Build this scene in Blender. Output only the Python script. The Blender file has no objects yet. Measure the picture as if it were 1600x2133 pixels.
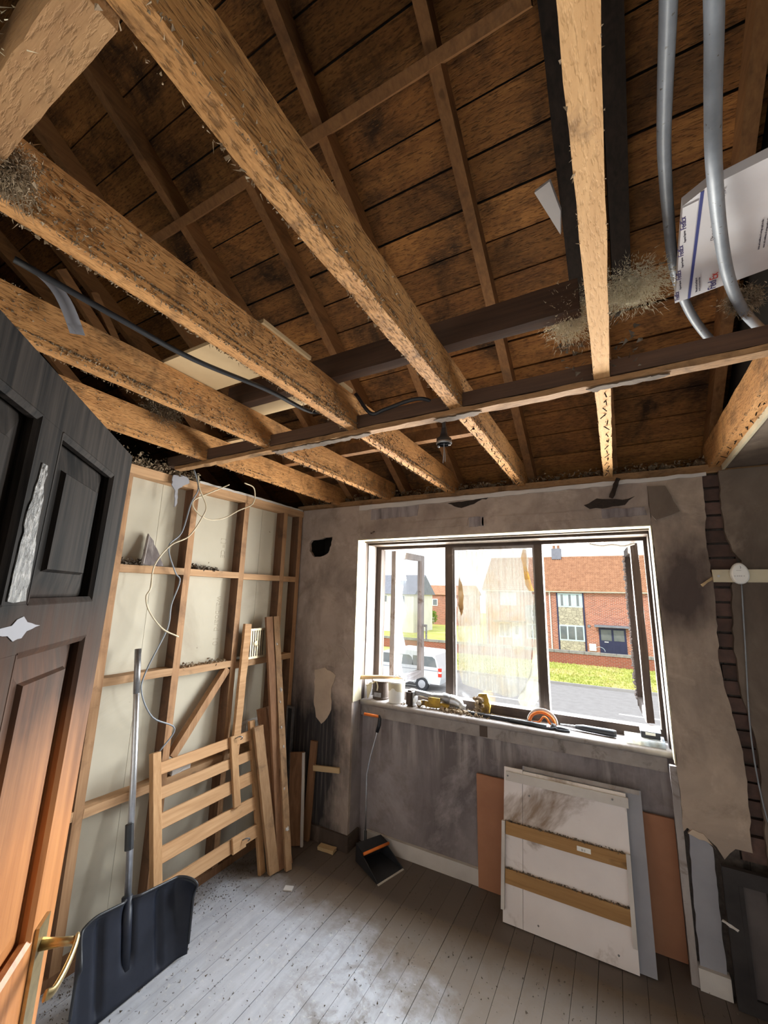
import bpy, bmesh, math, random
from mathutils import Vector, Matrix, noise as mnoise
random.seed(7)
SC = bpy.context.scene
COL = SC.collection
V = Vector

# ------------------------------------------------------------------ camera
cam_d = bpy.data.cameras.new('camera'); cam = bpy.data.objects.new('camera', cam_d); COL.objects.link(cam)
yaw, pit, rol = (math.radians(a) for a in (29.2176, 11.2574, -1.3427))
fwd = V((-math.sin(yaw)*math.cos(pit), math.cos(yaw)*math.cos(pit), math.sin(pit)))
rgt0 = V((math.cos(yaw), math.sin(yaw), 0)); dwn0 = fwd.cross(rgt0)
rgt = rgt0*math.cos(rol) + dwn0*math.sin(rol); dwn = -rgt0*math.sin(rol) + dwn0*math.cos(rol)
m = Matrix.Identity(4)
for i in range(3):
    m[i][0] = rgt[i]; m[i][1] = -dwn[i]; m[i][2] = -fwd[i]
m[0][3], m[1][3], m[2][3] = 2.255, -2.646, 1.7
cam.matrix_world = m
cam_d.sensor_fit = 'AUTO'; cam_d.sensor_width = 36.0; cam_d.lens = 854.9/2133*36.0
cam_d.clip_start = 0.02; cam_d.clip_end = 400
SC.camera = cam

# ------------------------------------------------------------------ sky, sun, exposure
w = bpy.data.worlds.new('sky'); SC.world = w; w.use_nodes = True
nt = w.node_tree; bg = nt.nodes['Background']
bg.inputs[0].default_value = (0.90, 0.95, 1.0, 1); bg.inputs[1].default_value = 1.9
sun_d = bpy.data.lights.new('sun', 'SUN'); sun = bpy.data.objects.new('sun', sun_d); COL.objects.link(sun)
sun_d.energy = 2.0; sun_d.angle = math.radians(3); sun_d.color = (1.0, 0.93, 0.80)
sun.rotation_euler = V((0.35, 0.9, -0.85)).to_track_quat('-Z', 'Y').to_euler()
# daylight: lamps added outside the window to brighten the room, cool downwards, warm upwards
def daylight_fill(name, loc, tilt, sx, sy, watts, col, spread=180):
    d = bpy.data.lights.new(name, 'AREA'); d.shape = 'RECTANGLE'; d.size = sx; d.size_y = sy; d.energy = watts; d.color = col
    d.spread = math.radians(spread)
    o = bpy.data.objects.new(name, d); COL.objects.link(o); o.location = loc
    o.rotation_euler = (math.radians(-90+tilt), 0, 0)
for k in range(4):
    daylight_fill('sky_fill_lamp', (1.50, .53, 1.10+.28*k), 24, 2.1, .27, 50, (.72, .86, 1.0))
    daylight_fill('ground_fill_lamp', (1.50, .50, 1.08+.28*k), -14, 2.1, .27, 36, (1.0, .85, .62))
SC.view_settings.view_transform = 'Standard'; SC.view_settings.look = 'None'
SC.view_settings.gamma = 1.0; SC.view_settings.use_curve_mapping = False
SC.view_settings.exposure = 0.33
SC.cycles.use_denoising = True
SC.cycles.max_bounces = 8; SC.cycles.diffuse_bounces = 5; SC.cycles.transparent_max_bounces = 10
SC.cycles.use_adaptive_sampling = True; SC.cycles.adaptive_threshold = .05
SC.cycles.sample_clamp_indirect = 8

# ------------------------------------------------------------------ helpers
def wmat(o):
    if o.parent: return wmat(o.parent) @ o.matrix_parent_inverse @ o.matrix_basis
    return o.matrix_basis.copy()
def setp(o, **k):
    for a, b in k.items():
        if b is not None: o[a] = b
    return o
def mk(name, bm, mat, parent=None, smooth=False, label=None, category=None, group=None, kind=None):
    me = bpy.data.meshes.new(name); 
    bmesh.ops.recalc_face_normals(bm, faces=bm.faces[:])
    bm.to_mesh(me); bm.free()
    if smooth:
        for p in me.polygons: p.use_smooth = True
    mats = mat if isinstance(mat, (list, tuple)) else [mat]
    for q in mats: me.materials.append(q)
    o = bpy.data.objects.new(name, me); COL.objects.link(o)
    # move the origin to the middle of the foot of the mesh
    if len(me.vertices):
        xs = [v.co for v in me.vertices]
        c = V(((min(v.x for v in xs)+max(v.x for v in xs))/2, (min(v.y for v in xs)+max(v.y for v in xs))/2, min(v.z for v in xs)))
        me.transform(Matrix.Translation(-c)); o.location = c
    if parent:
        o.parent = parent; o.matrix_parent_inverse = wmat(parent).inverted()
    setp(o, label=label, category=category, group=group, kind=kind)
    return o
def thing(name, label, cat, loc=(0, 0, 0), group=None, kind=None):
    o = bpy.data.objects.new(name, None); COL.objects.link(o); o.location = loc; o.empty_display_size = 0.1
    setp(o, label=label, category=cat, group=group, kind=kind)
    return o
def struct(name, label, loc=(0, 0, 0)):
    return thing(name, label, name.split('_')[0], loc, kind='structure')
def inst(src, name, loc, parent=None, rot=None, scale=None):
    o = bpy.data.objects.new(name, src.data); COL.objects.link(o)
    o.location = loc
    if rot: o.rotation_euler = rot
    if scale: o.scale = scale
    if parent:
        o.parent = parent; o.matrix_parent_inverse = wmat(parent).inverted()
    return o
B = bmesh.new
def box(bm, x0, x1, y0, y1, z0, z1, M=None):
    vs = [bm.verts.new((x, y, z)) for z in (z0, z1) for y in (y0, y1) for x in (x0, x1)]
    if M is not None:
        for v in vs: v.co = M @ v.co
    for f in ((0, 2, 3, 1), (4, 5, 7, 6), (0, 1, 5, 4), (2, 6, 7, 3), (0, 4, 6, 2), (1, 3, 7, 5)):
        bm.faces.new([vs[i] for i in f])
    return vs
def frame_of(p0, p1, up=(0, 0, 1)):
    t = (V(p1)-V(p0)).normalized(); up = V(up)
    s = t.cross(up)
    if s.length < 1e-4: s = t.cross(V((0, 1, 0)))
    s.normalize(); u = s.cross(t).normalized()
    return t, s, u
def timber(bm, p0, p1, w, h, up=(0, 0, 1), seg=1, jit=0.0, off=(0, 0)):
    """rough sawn length of timber p0->p1, w sideways, h along up; off shifts the section"""
    p0, p1 = V(p0), V(p1); t, s, u = frame_of(p0, p1, up)
    rings = []
    for i in range(seg+1):
        c = p0.lerp(p1, i/seg) + s*off[0] + u*off[1]
        ring = []
        for a, b in ((-1, -1), (1, -1), (1, 1), (-1, 1)):
            j = V((random.uniform(-1, 1), random.uniform(-1, 1), random.uniform(-1, 1)))*jit
            ring.append(bm.verts.new(c + s*(a*w/2) + u*(b*h/2) + j))
        rings.append(ring)
    for i in range(seg):
        for k in range(4):
            bm.faces.new((rings[i][k], rings[i][(k+1) % 4], rings[i+1][(k+1) % 4], rings[i+1][k]))
    bm.faces.new(rings[0][::-1]); bm.faces.new(rings[-1])
def catmull(pts, n=6):
    pts = [V(p) for p in pts]; out = []
    P = [pts[0]*2-pts[1]] + pts + [pts[-1]*2-pts[-2]]
    for i in range(1, len(P)-2):
        a, b, c, d = P[i-1], P[i], P[i+1], P[i+2]
        for k in range(n):
            t = k/n
            out.append(0.5*((2*b)+(c-a)*t+(2*a-5*b+4*c-d)*t*t+(3*b-a-3*c+d)*t**3))
    out.append(pts[-1]); return out
def tube(bm, pts, r, n=8, cap=True, sx=1.0, sy=1.0):
    pts = [V(p) for p in pts]; rings = []; nrm = None
    for i, p in enumerate(pts):
        t = (pts[min(i+1, len(pts)-1)]-pts[max(i-1, 0)]).normalized()
        if nrm is None:
            nrm = t.cross(V((0, 0, 1)))
            if nrm.length < 0.05: nrm = t.cross(V((1, 0, 0)))
        nrm = (nrm - t*nrm.dot(t)).normalized(); bn = t.cross(nrm)
        rr = r[i] if isinstance(r, (list, tuple)) else r
        rings.append([bm.verts.new(p + nrm*(math.cos(a)*rr*sx) + bn*(math.sin(a)*rr*sy)) for a in [2*math.pi*k/n for k in range(n)]])
    for i in range(len(rings)-1):
        for k in range(n):
            bm.faces.new((rings[i][k], rings[i][(k+1) % n], rings[i+1][(k+1) % n], rings[i+1][k]))
    if cap:
        bm.faces.new(rings[0][::-1]); bm.faces.new(rings[-1])
def lathe(bm, prof, n=20, M=None, cap0=True, cap1=True):
    rings = []
    for r, z in prof:
        ring = [bm.verts.new((r*math.cos(2*math.pi*k/n), r*math.sin(2*math.pi*k/n), z)) for k in range(n)]
        if M is not None:
            for v in ring: v.co = M @ v.co
        rings.append(ring)
    for i in range(len(rings)-1):
        for k in range(n):
            bm.faces.new((rings[i][k], rings[i][(k+1) % n], rings[i+1][(k+1) % n], rings[i+1][k]))
    if cap0: bm.faces.new(rings[0][::-1])
    if cap1: bm.faces.new(rings[-1])
def plate(bm, outer, holes, f, t0, t1):
    """polygon with holes in (u,v) given thickness t0..t1; f(u,v,t) -> world"""
    loops = [outer]+list(holes); edges = []; bot = []
    for lp in loops:
        vs = [bm.verts.new(f(u, v, t0)) for u, v in lp]
        bot.append(vs)
        for i in range(len(vs)): edges.append(bm.edges.new((vs[i], vs[(i+1) % len(vs)])))
    res = bmesh.ops.triangle_fill(bm, use_beauty=True, use_dissolve=False, edges=edges)
    faces = [g for g in res['geom'] if isinstance(g, bmesh.types.BMFace)]
    top = {}
    for lp, vs in zip(loops, bot):
        for (u, v), b in zip(lp, vs): top[b] = bm.verts.new(f(u, v, t1))
    for fc in faces: bm.faces.new([top[v] for v in fc.verts][::-1])
    for vs in bot:
        for i in range(len(vs)):
            a, b = vs[i], vs[(i+1) % len(vs)]
            bm.faces.new((a, b, top[b], top[a]))
def ragged(pts, step=0.02, amp=0.006, closed=True):
    out = []; n = len(pts)
    for i in range(n if closed else n-1):
        a, b = V((*pts[i], 0)), V((*pts[(i+1) % n], 0)); k = max(1, int((b-a).length/step))
        for j in range(k):
            p = a.lerp(b, j/k)
            if j: p += V((random.uniform(-amp, amp), random.uniform(-amp, amp), 0))
            out.append((p.x, p.y))
    return out
def blob(bm, c, r, sub=1, amp=0.35, sc=(1, 1, 1), fr=3.0):
    res = bmesh.ops.create_icosphere(bm, subdivisions=sub, radius=1.0)
    o = V((random.random()*50, random.random()*50, random.random()*50))
    for v in res['verts']:
        d = 1+amp*mnoise.noise(v.co*fr*0.6+o)*2
        v.co = V((v.co.x*sc[0], v.co.y*sc[1], v.co.z*sc[2]))*(r*d) + V(c)
def strand(bm, p, d, r):
    p = V(p); d = V(d); s = d.cross(V((.3, .5, .8))).normalized()*r; t = d.cross(s).normalized()*r
    q = [bm.verts.new(p+s), bm.verts.new(p-s*.5+t), bm.verts.new(p-s*.5-t), bm.verts.new(p+d)]
    for f in ((0, 1, 2), (0, 2, 3), (0, 3, 1), (1, 3, 2)): bm.faces.new([q[i] for i in f])
def shard(bm, c, s):
    q = [bm.verts.new(V(c)+V((random.uniform(-1, 1), random.uniform(-1, 1), random.uniform(-1, 1)))*s) for _ in range(4)]
    for f in ((0, 1, 2), (0, 2, 3), (0, 3, 1), (1, 3, 2)): bm.faces.new([q[i] for i in f])
def fluff(bm, fn, n, s0=0.003, s1=0.009):
    for _ in range(n): shard(bm, fn(), random.uniform(s0, s1))

# ------------------------------------------------------------------ materials
def newmat(name):
    mt = bpy.data.materials.new(name); mt.use_nodes = True
    return mt, mt.node_tree, mt.node_tree.nodes['Principled BSDF']
def nd(t, typ, **k):
    n = t.nodes.new(typ)
    for a, b in k.items():
        if a.startswith('_'): setattr(n, a[1:], b)
        else: n.inputs[a].default_value = b
    return n
def coords(t, st=(1, 1, 1), glob=True, rot=(0, 0, 0)):
    if glob:
        g = nd(t, 'ShaderNodeNewGeometry'); src = g.outputs['Position']
    else:
        g = nd(t, 'ShaderNodeTexCoord'); src = g.outputs['Object']
    mp = nd(t, 'ShaderNodeMapping'); mp.inputs['Scale'].default_value = st; mp.inputs['Rotation'].default_value = rot
    t.links.new(src, mp.inputs[0]); return mp.outputs[0]
def noise_(t, vec, sc, det=5, rough=0.6, dist=0.0):
    n = nd(t, 'ShaderNodeTexNoise'); n.inputs['Scale'].default_value = sc; n.inputs['Detail'].default_value = det
    n.inputs['Roughness'].default_value = rough; n.inputs['Distortion'].default_value = dist
    t.links.new(vec, n.inputs['Vector']); return n.outputs['Fac']
def rng(t, fac, a, b, c=0.0, d=1.0):
    n = nd(t, 'ShaderNodeMapRange'); n.clamp = True
    n.inputs[1].default_value = a; n.inputs[2].default_value = b; n.inputs[3].default_value = c; n.inputs[4].default_value = d
    t.links.new(fac, n.inputs[0]); return n.outputs[0]
def mixc(t, fac, a, b):
    n = nd(t, 'ShaderNodeMix'); n.data_type = 'RGBA'
    for s, v in ((0, fac), (6, a), (7, b)):
        if hasattr(v, 'is_linked') or isinstance(v, bpy.types.NodeSocket): t.links.new(v, n.inputs[s])
        elif s == 0: n.inputs[0].default_value = v
        else: n.inputs[s].default_value = (*v, 1)
    return n.outputs[2]
def math_(t, op, a, b=0.0):
    n = nd(t, 'ShaderNodeMath'); n.operation = op
    for i, v in enumerate((a, b)):
        if isinstance(v, bpy.types.NodeSocket): t.links.new(v, n.inputs[i])
        else: n.inputs[i].default_value = v
    return n.outputs[0]
def bump_(t, p, h, s, d=0.01):
    n = nd(t, 'ShaderNodeBump'); n.inputs['Strength'].default_value = s; n.inputs['Distance'].default_value = d
    t.links.new(h, n.inputs['Height']); t.links.new(n.outputs[0], p.inputs['Normal'])
def brt(t, colsock, amt):
    oi = nd(t, 'ShaderNodeObjectInfo'); f = rng(t, oi.outputs['Random'], 0, 1, 1-amt, 1+amt)
    n = nd(t, 'ShaderNodeVectorMath'); n.operation = 'SCALE'
    t.links.new(colsock, n.inputs[0]); t.links.new(f, n.inputs['Scale']); return n.outputs[0]
def pm(name, c1, c2=None, sc=6, st=(1, 1, 1), rough=0.7, bump=0.0, metal=0.0, stain=None, ssc=2.5, sth=(0.5, 0.62), spots=None, spsc=60, spth=(0.66, 0.70), rnd=0.0, glob=True, spec=0.3, lo=0.35, hi=0.65, bd=0.004):
    mt, t, p = newmat(name)
    p.inputs['Roughness'].default_value = rough; p.inputs['Metallic'].default_value = metal
    p.inputs['Specular IOR Level'].default_value = spec
    c2 = c2 or c1
    v = coords(t, st, glob); n = noise_(t, v, sc)
    col = mixc(t, rng(t, n, lo, hi), c1, c2)
    v2 = coords(t, (1, 1, 1), glob)
    if stain:
        col = mixc(t, rng(t, noise_(t, v2, ssc, 6, 0.65, 0.6), *sth), col, stain)
    if spots:
        col = mixc(t, rng(t, noise_(t, v2, spsc, 3, 0.5), *spth), col, spots)
    if rnd: col = brt(t, col, rnd)
    t.links.new(col, p.inputs['Base Color'])
    if bump: bump_(t, p, n, bump, bd)
    return mt
def wood(name, c1, c2, axis='y', soot=None, sth=(0.5, 0.65), ssc=3.0, rough=0.75, bump=0.35, rnd=0.12, fine=90, spec=0.25, knots=True, fleck=0.0):
    st = {'x': (0.05, 1, 1), 'y': (1, 0.05, 1), 'z': (1, 1, 0.05)}[axis]
    mt, t, p = newmat(name)
    p.inputs['Roughness'].default_value = rough; p.inputs['Specular IOR Level'].default_value = spec
    v = coords(t, st); n1 = noise_(t, v, fine, 4, 0.6, 0.3); n2 = noise_(t, v, fine*0.22, 3, 0.5, 1.5)
    a = math_(t, 'ADD', math_(t, 'MULTIPLY', n1, 0.45), math_(t, 'MULTIPLY', n2, 0.55))
    col = mixc(t, rng(t, a, 0.36, 0.64), c1, c2)
    v2 = coords(t)
    if knots:
        k = noise_(t, coords(t, tuple(s if s < 1 else 0.6 for s in (st[0]*4 if st[0] < 1 else 1, st[1]*4 if st[1] < 1 else 1, st[2]*4 if st[2] < 1 else 1))), 22, 2)
        col = mixc(t, rng(t, k, 0.70, 0.76, 0, 0.7), col, tuple(c*0.35 for c in c1))
    if soot:
        col = mixc(t, rng(t, noise_(t, v2, ssc, 6, 0.65, 0.4), *sth), col, soot)
    if fleck:
        fv = coords(t, tuple(.22 if q < 1 else 1 for q in st)); fk = noise_(t, fv, 165, 3, .55, 0)
        col = mixc(t, rng(t, fk, .52, .66, 0, fleck), col, tuple(c*.22 for c in c2))
        col = mixc(t, rng(t, fk, .42, .32, 0, fleck*.5), col, tuple(min(1, c*1.35) for c in c1))
        a = math_(t, 'SUBTRACT', a, math_(t, 'MULTIPLY', rng(t, fk, .5, .66), .8))
    if rnd: col = brt(t, col, rnd)
    t.links.new(col, p.inputs['Base Color']); bump_(t, p, a, bump, 0.004)
    return mt

K = {}
K['joist'] = wood('joist_timber', (.56, .29, .11), (.38, .175, .06), 'y', soot=(.15, .075, .03), sth=(.50, .72), ssc=9, bump=.5, fleck=.36)
K['joist_rough'] = wood('gouged_joist_timber', (.62, .33, .125), (.40, .19, .065), 'y', soot=(.14, .07, .03), sth=(.54, .74), ssc=12, bump=.7, fleck=.62)
K['joist_pale'] = wood('pale_cut_joist_timber', (.62, .37, .17), (.50, .28, .12), 'y', soot=(.20, .11, .05), sth=(.62, .78), ssc=8, bump=.3, fleck=.12)
K['joist_x'] = wood('crosswise_timber', (.36, .21, .10), (.26, .14, .065), 'x', soot=(.10, .06, .03), sth=(.52, .72), ssc=5, fleck=.25, bump=.3)
K['rafter'] = wood('rafter_timber', (.30, .15, .06), (.20, .095, .04), 'y', soot=(.06, .035, .02), sth=(.55, .78))
K['sark'] = wood('sarking_timber', (.36, .165, .05), (.20, .085, .028), 'x', soot=(.045, .024, .012), sth=(.46, .66), ssc=3.4, rnd=.28, fine=70, fleck=.6)
K['charwood'] = wood('charred_timber', (.016, .012, .010), (.034, .023, .018), 'y', rnd=.05)
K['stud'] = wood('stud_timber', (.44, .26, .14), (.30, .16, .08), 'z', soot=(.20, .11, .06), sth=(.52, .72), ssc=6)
K['studside'] = wood('shade_dark_stud_side_timber', (.19, .10, .055), (.12, .062, .035), 'z', soot=(.07, .04, .025), sth=(.5, .7), ssc=6)  # stud sides coloured darker than the fronts to stand in for shade
K['nog'] = wood('noggin_timber', (.50, .31, .17), (.36, .21, .11), 'y', soot=(.22, .14, .08), sth=(.56, .76), ssc=6)
K['pine'] = wood('pale_pine', (.52, .315, .165), (.38, .21, .10), 'y', rnd=.1, bump=.15)
K['pinez'] = wood('pale_pine_upright', (.50, .30, .15), (.36, .195, .09), 'z', rnd=.12, bump=.15)
K['brownz'] = wood('brown_plank_timber', (.30, .16, .085), (.19, .095, .05), 'z', rnd=.15)
K['ply'] = pm('loft_plywood', (.52, .38, .22), (.44, .31, .17), sc=3, rough=.8)
K['board'] = pm('plasterboard_back', (.53, .49, .40), (.46, .42, .335), sc=1.6, rough=.85, stain=(.36, .31, .24), ssc=1.3, sth=(.55, .8), spots=(.12, .09, .06), spsc=28, spth=(.745, .76))
K['fluff'] = pm('insulation_fluff', (.30, .23, .15), (.16, .11, .07), sc=40, rough=.95)
K['fluff2'] = pm('pale_insulation', (.80, .72, .54), (.60, .53, .38), sc=25, rough=.95)
K['dust'] = pm('floor_debris', (.08, .065, .05), (.16, .13, .10), sc=40, rough=.95)
K['paint'] = pm('dirty_white_paint', (.56, .53, .50), (.46, .43, .41), sc=4, rough=.55, stain=(.30, .24, .20), ssc=4, sth=(.60, .75), bump=.05)
K['black'] = pm('black_plastic', (.014, .016, .020), (.020, .022, .028), sc=12, rough=.45, spec=.5)
K['shovel'] = pm('black_shovel_plastic', (.011, .014, .024), (.017, .020, .032), sc=14, rough=.45, spec=.35, bump=.03)
K['alu'] = pm('aluminium', (.62, .64, .68), (.52, .54, .58), sc=30, rough=.32, metal=.9)
K['steel'] = pm('dark_steel', (.22, .22, .23), (.32, .32, .33), sc=40, rough=.4, metal=.8)
K['brass'] = pm('brass', (.58, .46, .25), (.40, .31, .16), sc=40, rough=.38, metal=1.0)
K['orange'] = pm('orange_plastic', (.75, .20, .03), (.62, .15, .03), sc=20, rough=.45)
K['yellow'] = pm('scorched_yellow_plastic', (.55, .36, .05), (.28, .17, .04), sc=18, rough=.6, stain=(.08, .05, .03), ssc=14, sth=(.5, .62))
K['white'] = pm('white_plastic', (.78, .78, .76), (.70, .70, .68), sc=8, rough=.4)
K['conduit'] = pm('grey_conduit_plastic', (.24, .265, .30), (.19, .21, .24), sc=20, rough=.45, spec=.35, spots=(.10, .09, .08), spsc=90, spth=(.68, .72))
K['cable'] = pm('cream_cable_sheath', (.60, .52, .38), (.45, .38, .27), sc=20, rough=.5)
K['mdf'] = pm('brown_mdf', (.38, .18, .10), (.31, .14, .078), sc=3, rough=.75)
K['brick'] = pm('sooty_brick', (.105, .062, .05), (.07, .045, .038), sc=20, rough=.9, bump=.4, rnd=.25)
K['mortar'] = pm('sooty_mortar', (.09, .075, .065), (.05, .04, .035), sc=30, rough=.95)
K['pale'] = pm('pale_bounce_emulsion', (.82, .80, .75), (.78, .75, .70), sc=2, rough=.85)  # unseen rear and right walls, coloured pale to bounce light at the window wall
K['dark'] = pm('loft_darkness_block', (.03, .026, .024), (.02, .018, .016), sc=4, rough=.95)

def plaster_mat(name, base, base2, sootcol, mode):
    mt, t, p = newmat(name); p.inputs['Roughness'].default_value = .88; p.inputs['Specular IOR Level'].default_value = .2
    v = coords(t); n = noise_(t, v, 3.2, 7, .62, .5)
    col = mixc(t, rng(t, n, .38, .62), base, base2)
    col = mixc(t, rng(t, noise_(t, v, 5.0, 7, .68, .3), .52, .74, 0, .62), col, (.14, .105, .085))
    col = mixc(t, rng(t, noise_(t, coords(t, (1, 1, .5)), 1.5, 7, .66, .5), .49, .66, 0, .8), col, tuple(c*.5 for c in base2))
    col = mixc(t, rng(t, noise_(t, v, 2.7, 7, .7, .4), .55, .68, 0, .6), col, tuple(min(1, c*1.35) for c in base))
    sep = nd(t, 'ShaderNodeSeparateXYZ'); t.links.new(v, sep.inputs[0])
    wob = noise_(t, coords(t, (1, 1, .5)), 5, 5, .6)
    if mode == 'left':      # soot rises behind where the timber burned low beside the corner
        zz = math_(t, 'ADD', sep.outputs[2], math_(t, 'MULTIPLY', wob, 1.1))
        f = math_(t, 'MULTIPLY', rng(t, zz, 1.35, 1.75, 1, 0), rng(t, math_(t, 'ADD', sep.outputs[0], math_(t, 'MULTIPLY', wob, .35)), .56, .70, 1, 0))
        streak = noise_(t, coords(t, (14, 14, .5)), 4, 4, .6)
        f = math_(t, 'MULTIPLY', f, rng(t, streak, .30, .50, .7, 1))
        col = mixc(t, f, col, sootcol)
    if mode == 'right':     # burnt patch beside the window
        dx = math_(t, 'SUBTRACT', sep.outputs[0], 2.57); dz = math_(t, 'SUBTRACT', sep.outputs[2], 1.80)
        d = math_(t, 'SQRT', math_(t, 'ADD', math_(t, 'MULTIPLY', math_(t, 'MULTIPLY', dx, dx), 4.0), math_(t, 'MULTIPLY', math_(t, 'MULTIPLY', dz, dz), .8)))
        d = math_(t, 'ADD', d, math_(t, 'MULTIPLY', math_(t, 'SUBTRACT', wob, .5), .7))
        col = mixc(t, rng(t, d, .10, .38, .85, 0), col, sootcol)
    if mode == 'apron':     # smoke-washed wall below the sill, run marks of water
        zz = math_(t, 'ADD', sep.outputs[2], math_(t, 'MULTIPLY', wob, .5))
        run = noise_(t, coords(t, (7, 7, .6)), 3, 5, .6)
        f = math_(t, 'MULTIPLY', rng(t, zz, .72, 1.0), rng(t, run, .50, .66))
        col = mixc(t, math_(t, 'MULTIPLY', f, .6), col, (.40, .365, .35))
        col = mixc(t, math_(t, 'MULTIPLY', rng(t, zz, .92, 1.2, 0, .6), rng(t, run, .46, .34)), col, sootcol)
    t.links.new(col, p.inputs['Base Color']); bump_(t, p, n, .35, .012)
    return mt
K['pl_left'] = plaster_mat('scorched_plaster', (.40, .325, .28), (.29, .235, .205), (.035, .032, .034), 'left')
K['pl_head'] = plaster_mat('smoky_lintel_plaster', (.40, .33, .28), (.27, .215, .185), (.05, .04, .04), 'none')
K['pl_right'] = plaster_mat('burnt_plaster', (.40, .315, .25), (.31, .245, .20), (.045, .032, .032), 'right')
K['pl_apron'] = plaster_mat('smoke_washed_plaster', (.27, .24, .245), (.235, .205, .21), (.075, .06, .06), 'apron')
K['pl_dark'] = plaster_mat('smoke_browned_lining', (.185, .145, .115), (.135, .105, .085), (.05, .04, .04), 'none')
K['dkbrown'] = wood('shade_dark_timber', (.11, .06, .038), (.065, .038, .026), 'x', rnd=.08)  # noggins and binder: the shade on their unlit faces is put into the colour
K['oldz'] = wood('weathered_upright_timber', (.40, .25, .14), (.28, .165, .085), 'z', soot=(.16, .10, .06), sth=(.52, .7), ssc=8)
K['pl_grey'] = pm('grey_undercoat_plaster', (.30, .30, .33), (.25, .25, .28), sc=4, rough=.85, stain=(.16, .15, .15), ssc=4, sth=(.6, .75))
K['patch'] = pm('raw_pale_plaster', (.50, .40, .31), (.42, .33, .26), sc=7, rough=.9, bump=.2)
K['reveal'] = pm('peeling_cream_reveal_paint', (.56, .50, .36), (.46, .41, .30), sc=9, rough=.6, stain=(.18, .14, .10), ssc=9, sth=(.62, .72), bump=.2)
K['frame'] = pm('burnt_window_timber', (.050, .036, .030), (.085, .062, .05), sc=9, st=(1, 1, .3), rough=.7, stain=(.17, .125, .10), ssc=5, sth=(.60, .75), bump=.3)
K['lining'] = pm('scorched_white_lining', (.34, .31, .30), (.25, .22, .21), sc=10, st=(1, 1, .4), rough=.7, stain=(.14, .10, .08), ssc=7, sth=(.56, .68), bump=.3)
K['sill'] = pm('grimy_sill_paint', (.34, .30, .28), (.24, .21, .20), sc=7, rough=.6, stain=(.10, .08, .07), ssc=6, sth=(.56, .70), bump=.15)

def floor_mat():
    mt, t, p = newmat('worn_painted_floorboard'); p.inputs['Roughness'].default_value = .62; p.inputs['Specular IOR Level'].default_value = .35
    v = coords(t, (1, .12, 1)); n = noise_(t, v, 26, 5, .6)
    col = mixc(t, rng(t, n, .35, .65), (.34, .35, .385), (.41, .42, .46))
    v2 = coords(t)
    sep = nd(t, 'ShaderNodeSeparateXYZ'); t.links.new(v2, sep.inputs[0])
    # scuffed patches where the paint has worn to pale wood and dirt; more to the room's middle
    wear = noise_(t, v2, 7, 8, .72, .6)
    band = rng(t, math_(t, 'ADD', sep.outputs[0], math_(t, 'MULTIPLY', noise_(t, v2, 3, 3), .6)), 1.05, 1.5)
    col = mixc(t, math_(t, 'MULTIPLY', rng(t, wear, .44, .60), math_(t, 'ADD', math_(t, 'MULTIPLY', band, .75), .15)), col, (.17, .15, .135))
    col = mixc(t, rng(t, noise_(t, v2, 34, 4, .6), .60, .68, 0, .6), col, (.48, .47, .46))
    # brown dust towards the window wall, then a darker strip along it
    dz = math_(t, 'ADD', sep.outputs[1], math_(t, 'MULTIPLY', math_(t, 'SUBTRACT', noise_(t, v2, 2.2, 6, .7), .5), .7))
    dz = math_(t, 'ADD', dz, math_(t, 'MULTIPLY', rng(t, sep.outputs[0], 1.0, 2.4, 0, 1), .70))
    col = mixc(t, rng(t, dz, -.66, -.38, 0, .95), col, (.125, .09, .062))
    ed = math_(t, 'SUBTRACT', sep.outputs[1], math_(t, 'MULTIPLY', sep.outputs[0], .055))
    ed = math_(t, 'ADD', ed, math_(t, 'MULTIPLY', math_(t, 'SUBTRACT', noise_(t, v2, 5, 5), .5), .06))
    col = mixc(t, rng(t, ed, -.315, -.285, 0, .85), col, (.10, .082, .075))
    col = mixc(t, rng(t, noise_(t, v2, 48, 3, .5), .67, .72, 0, .75), col, (.07, .06, .055))
    col = brt(t, col, .05)
    t.links.new(col, p.inputs['Base Color']); bump_(t, p, wear, .12, .004)
    return mt
K['floor'] = floor_mat()

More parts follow.
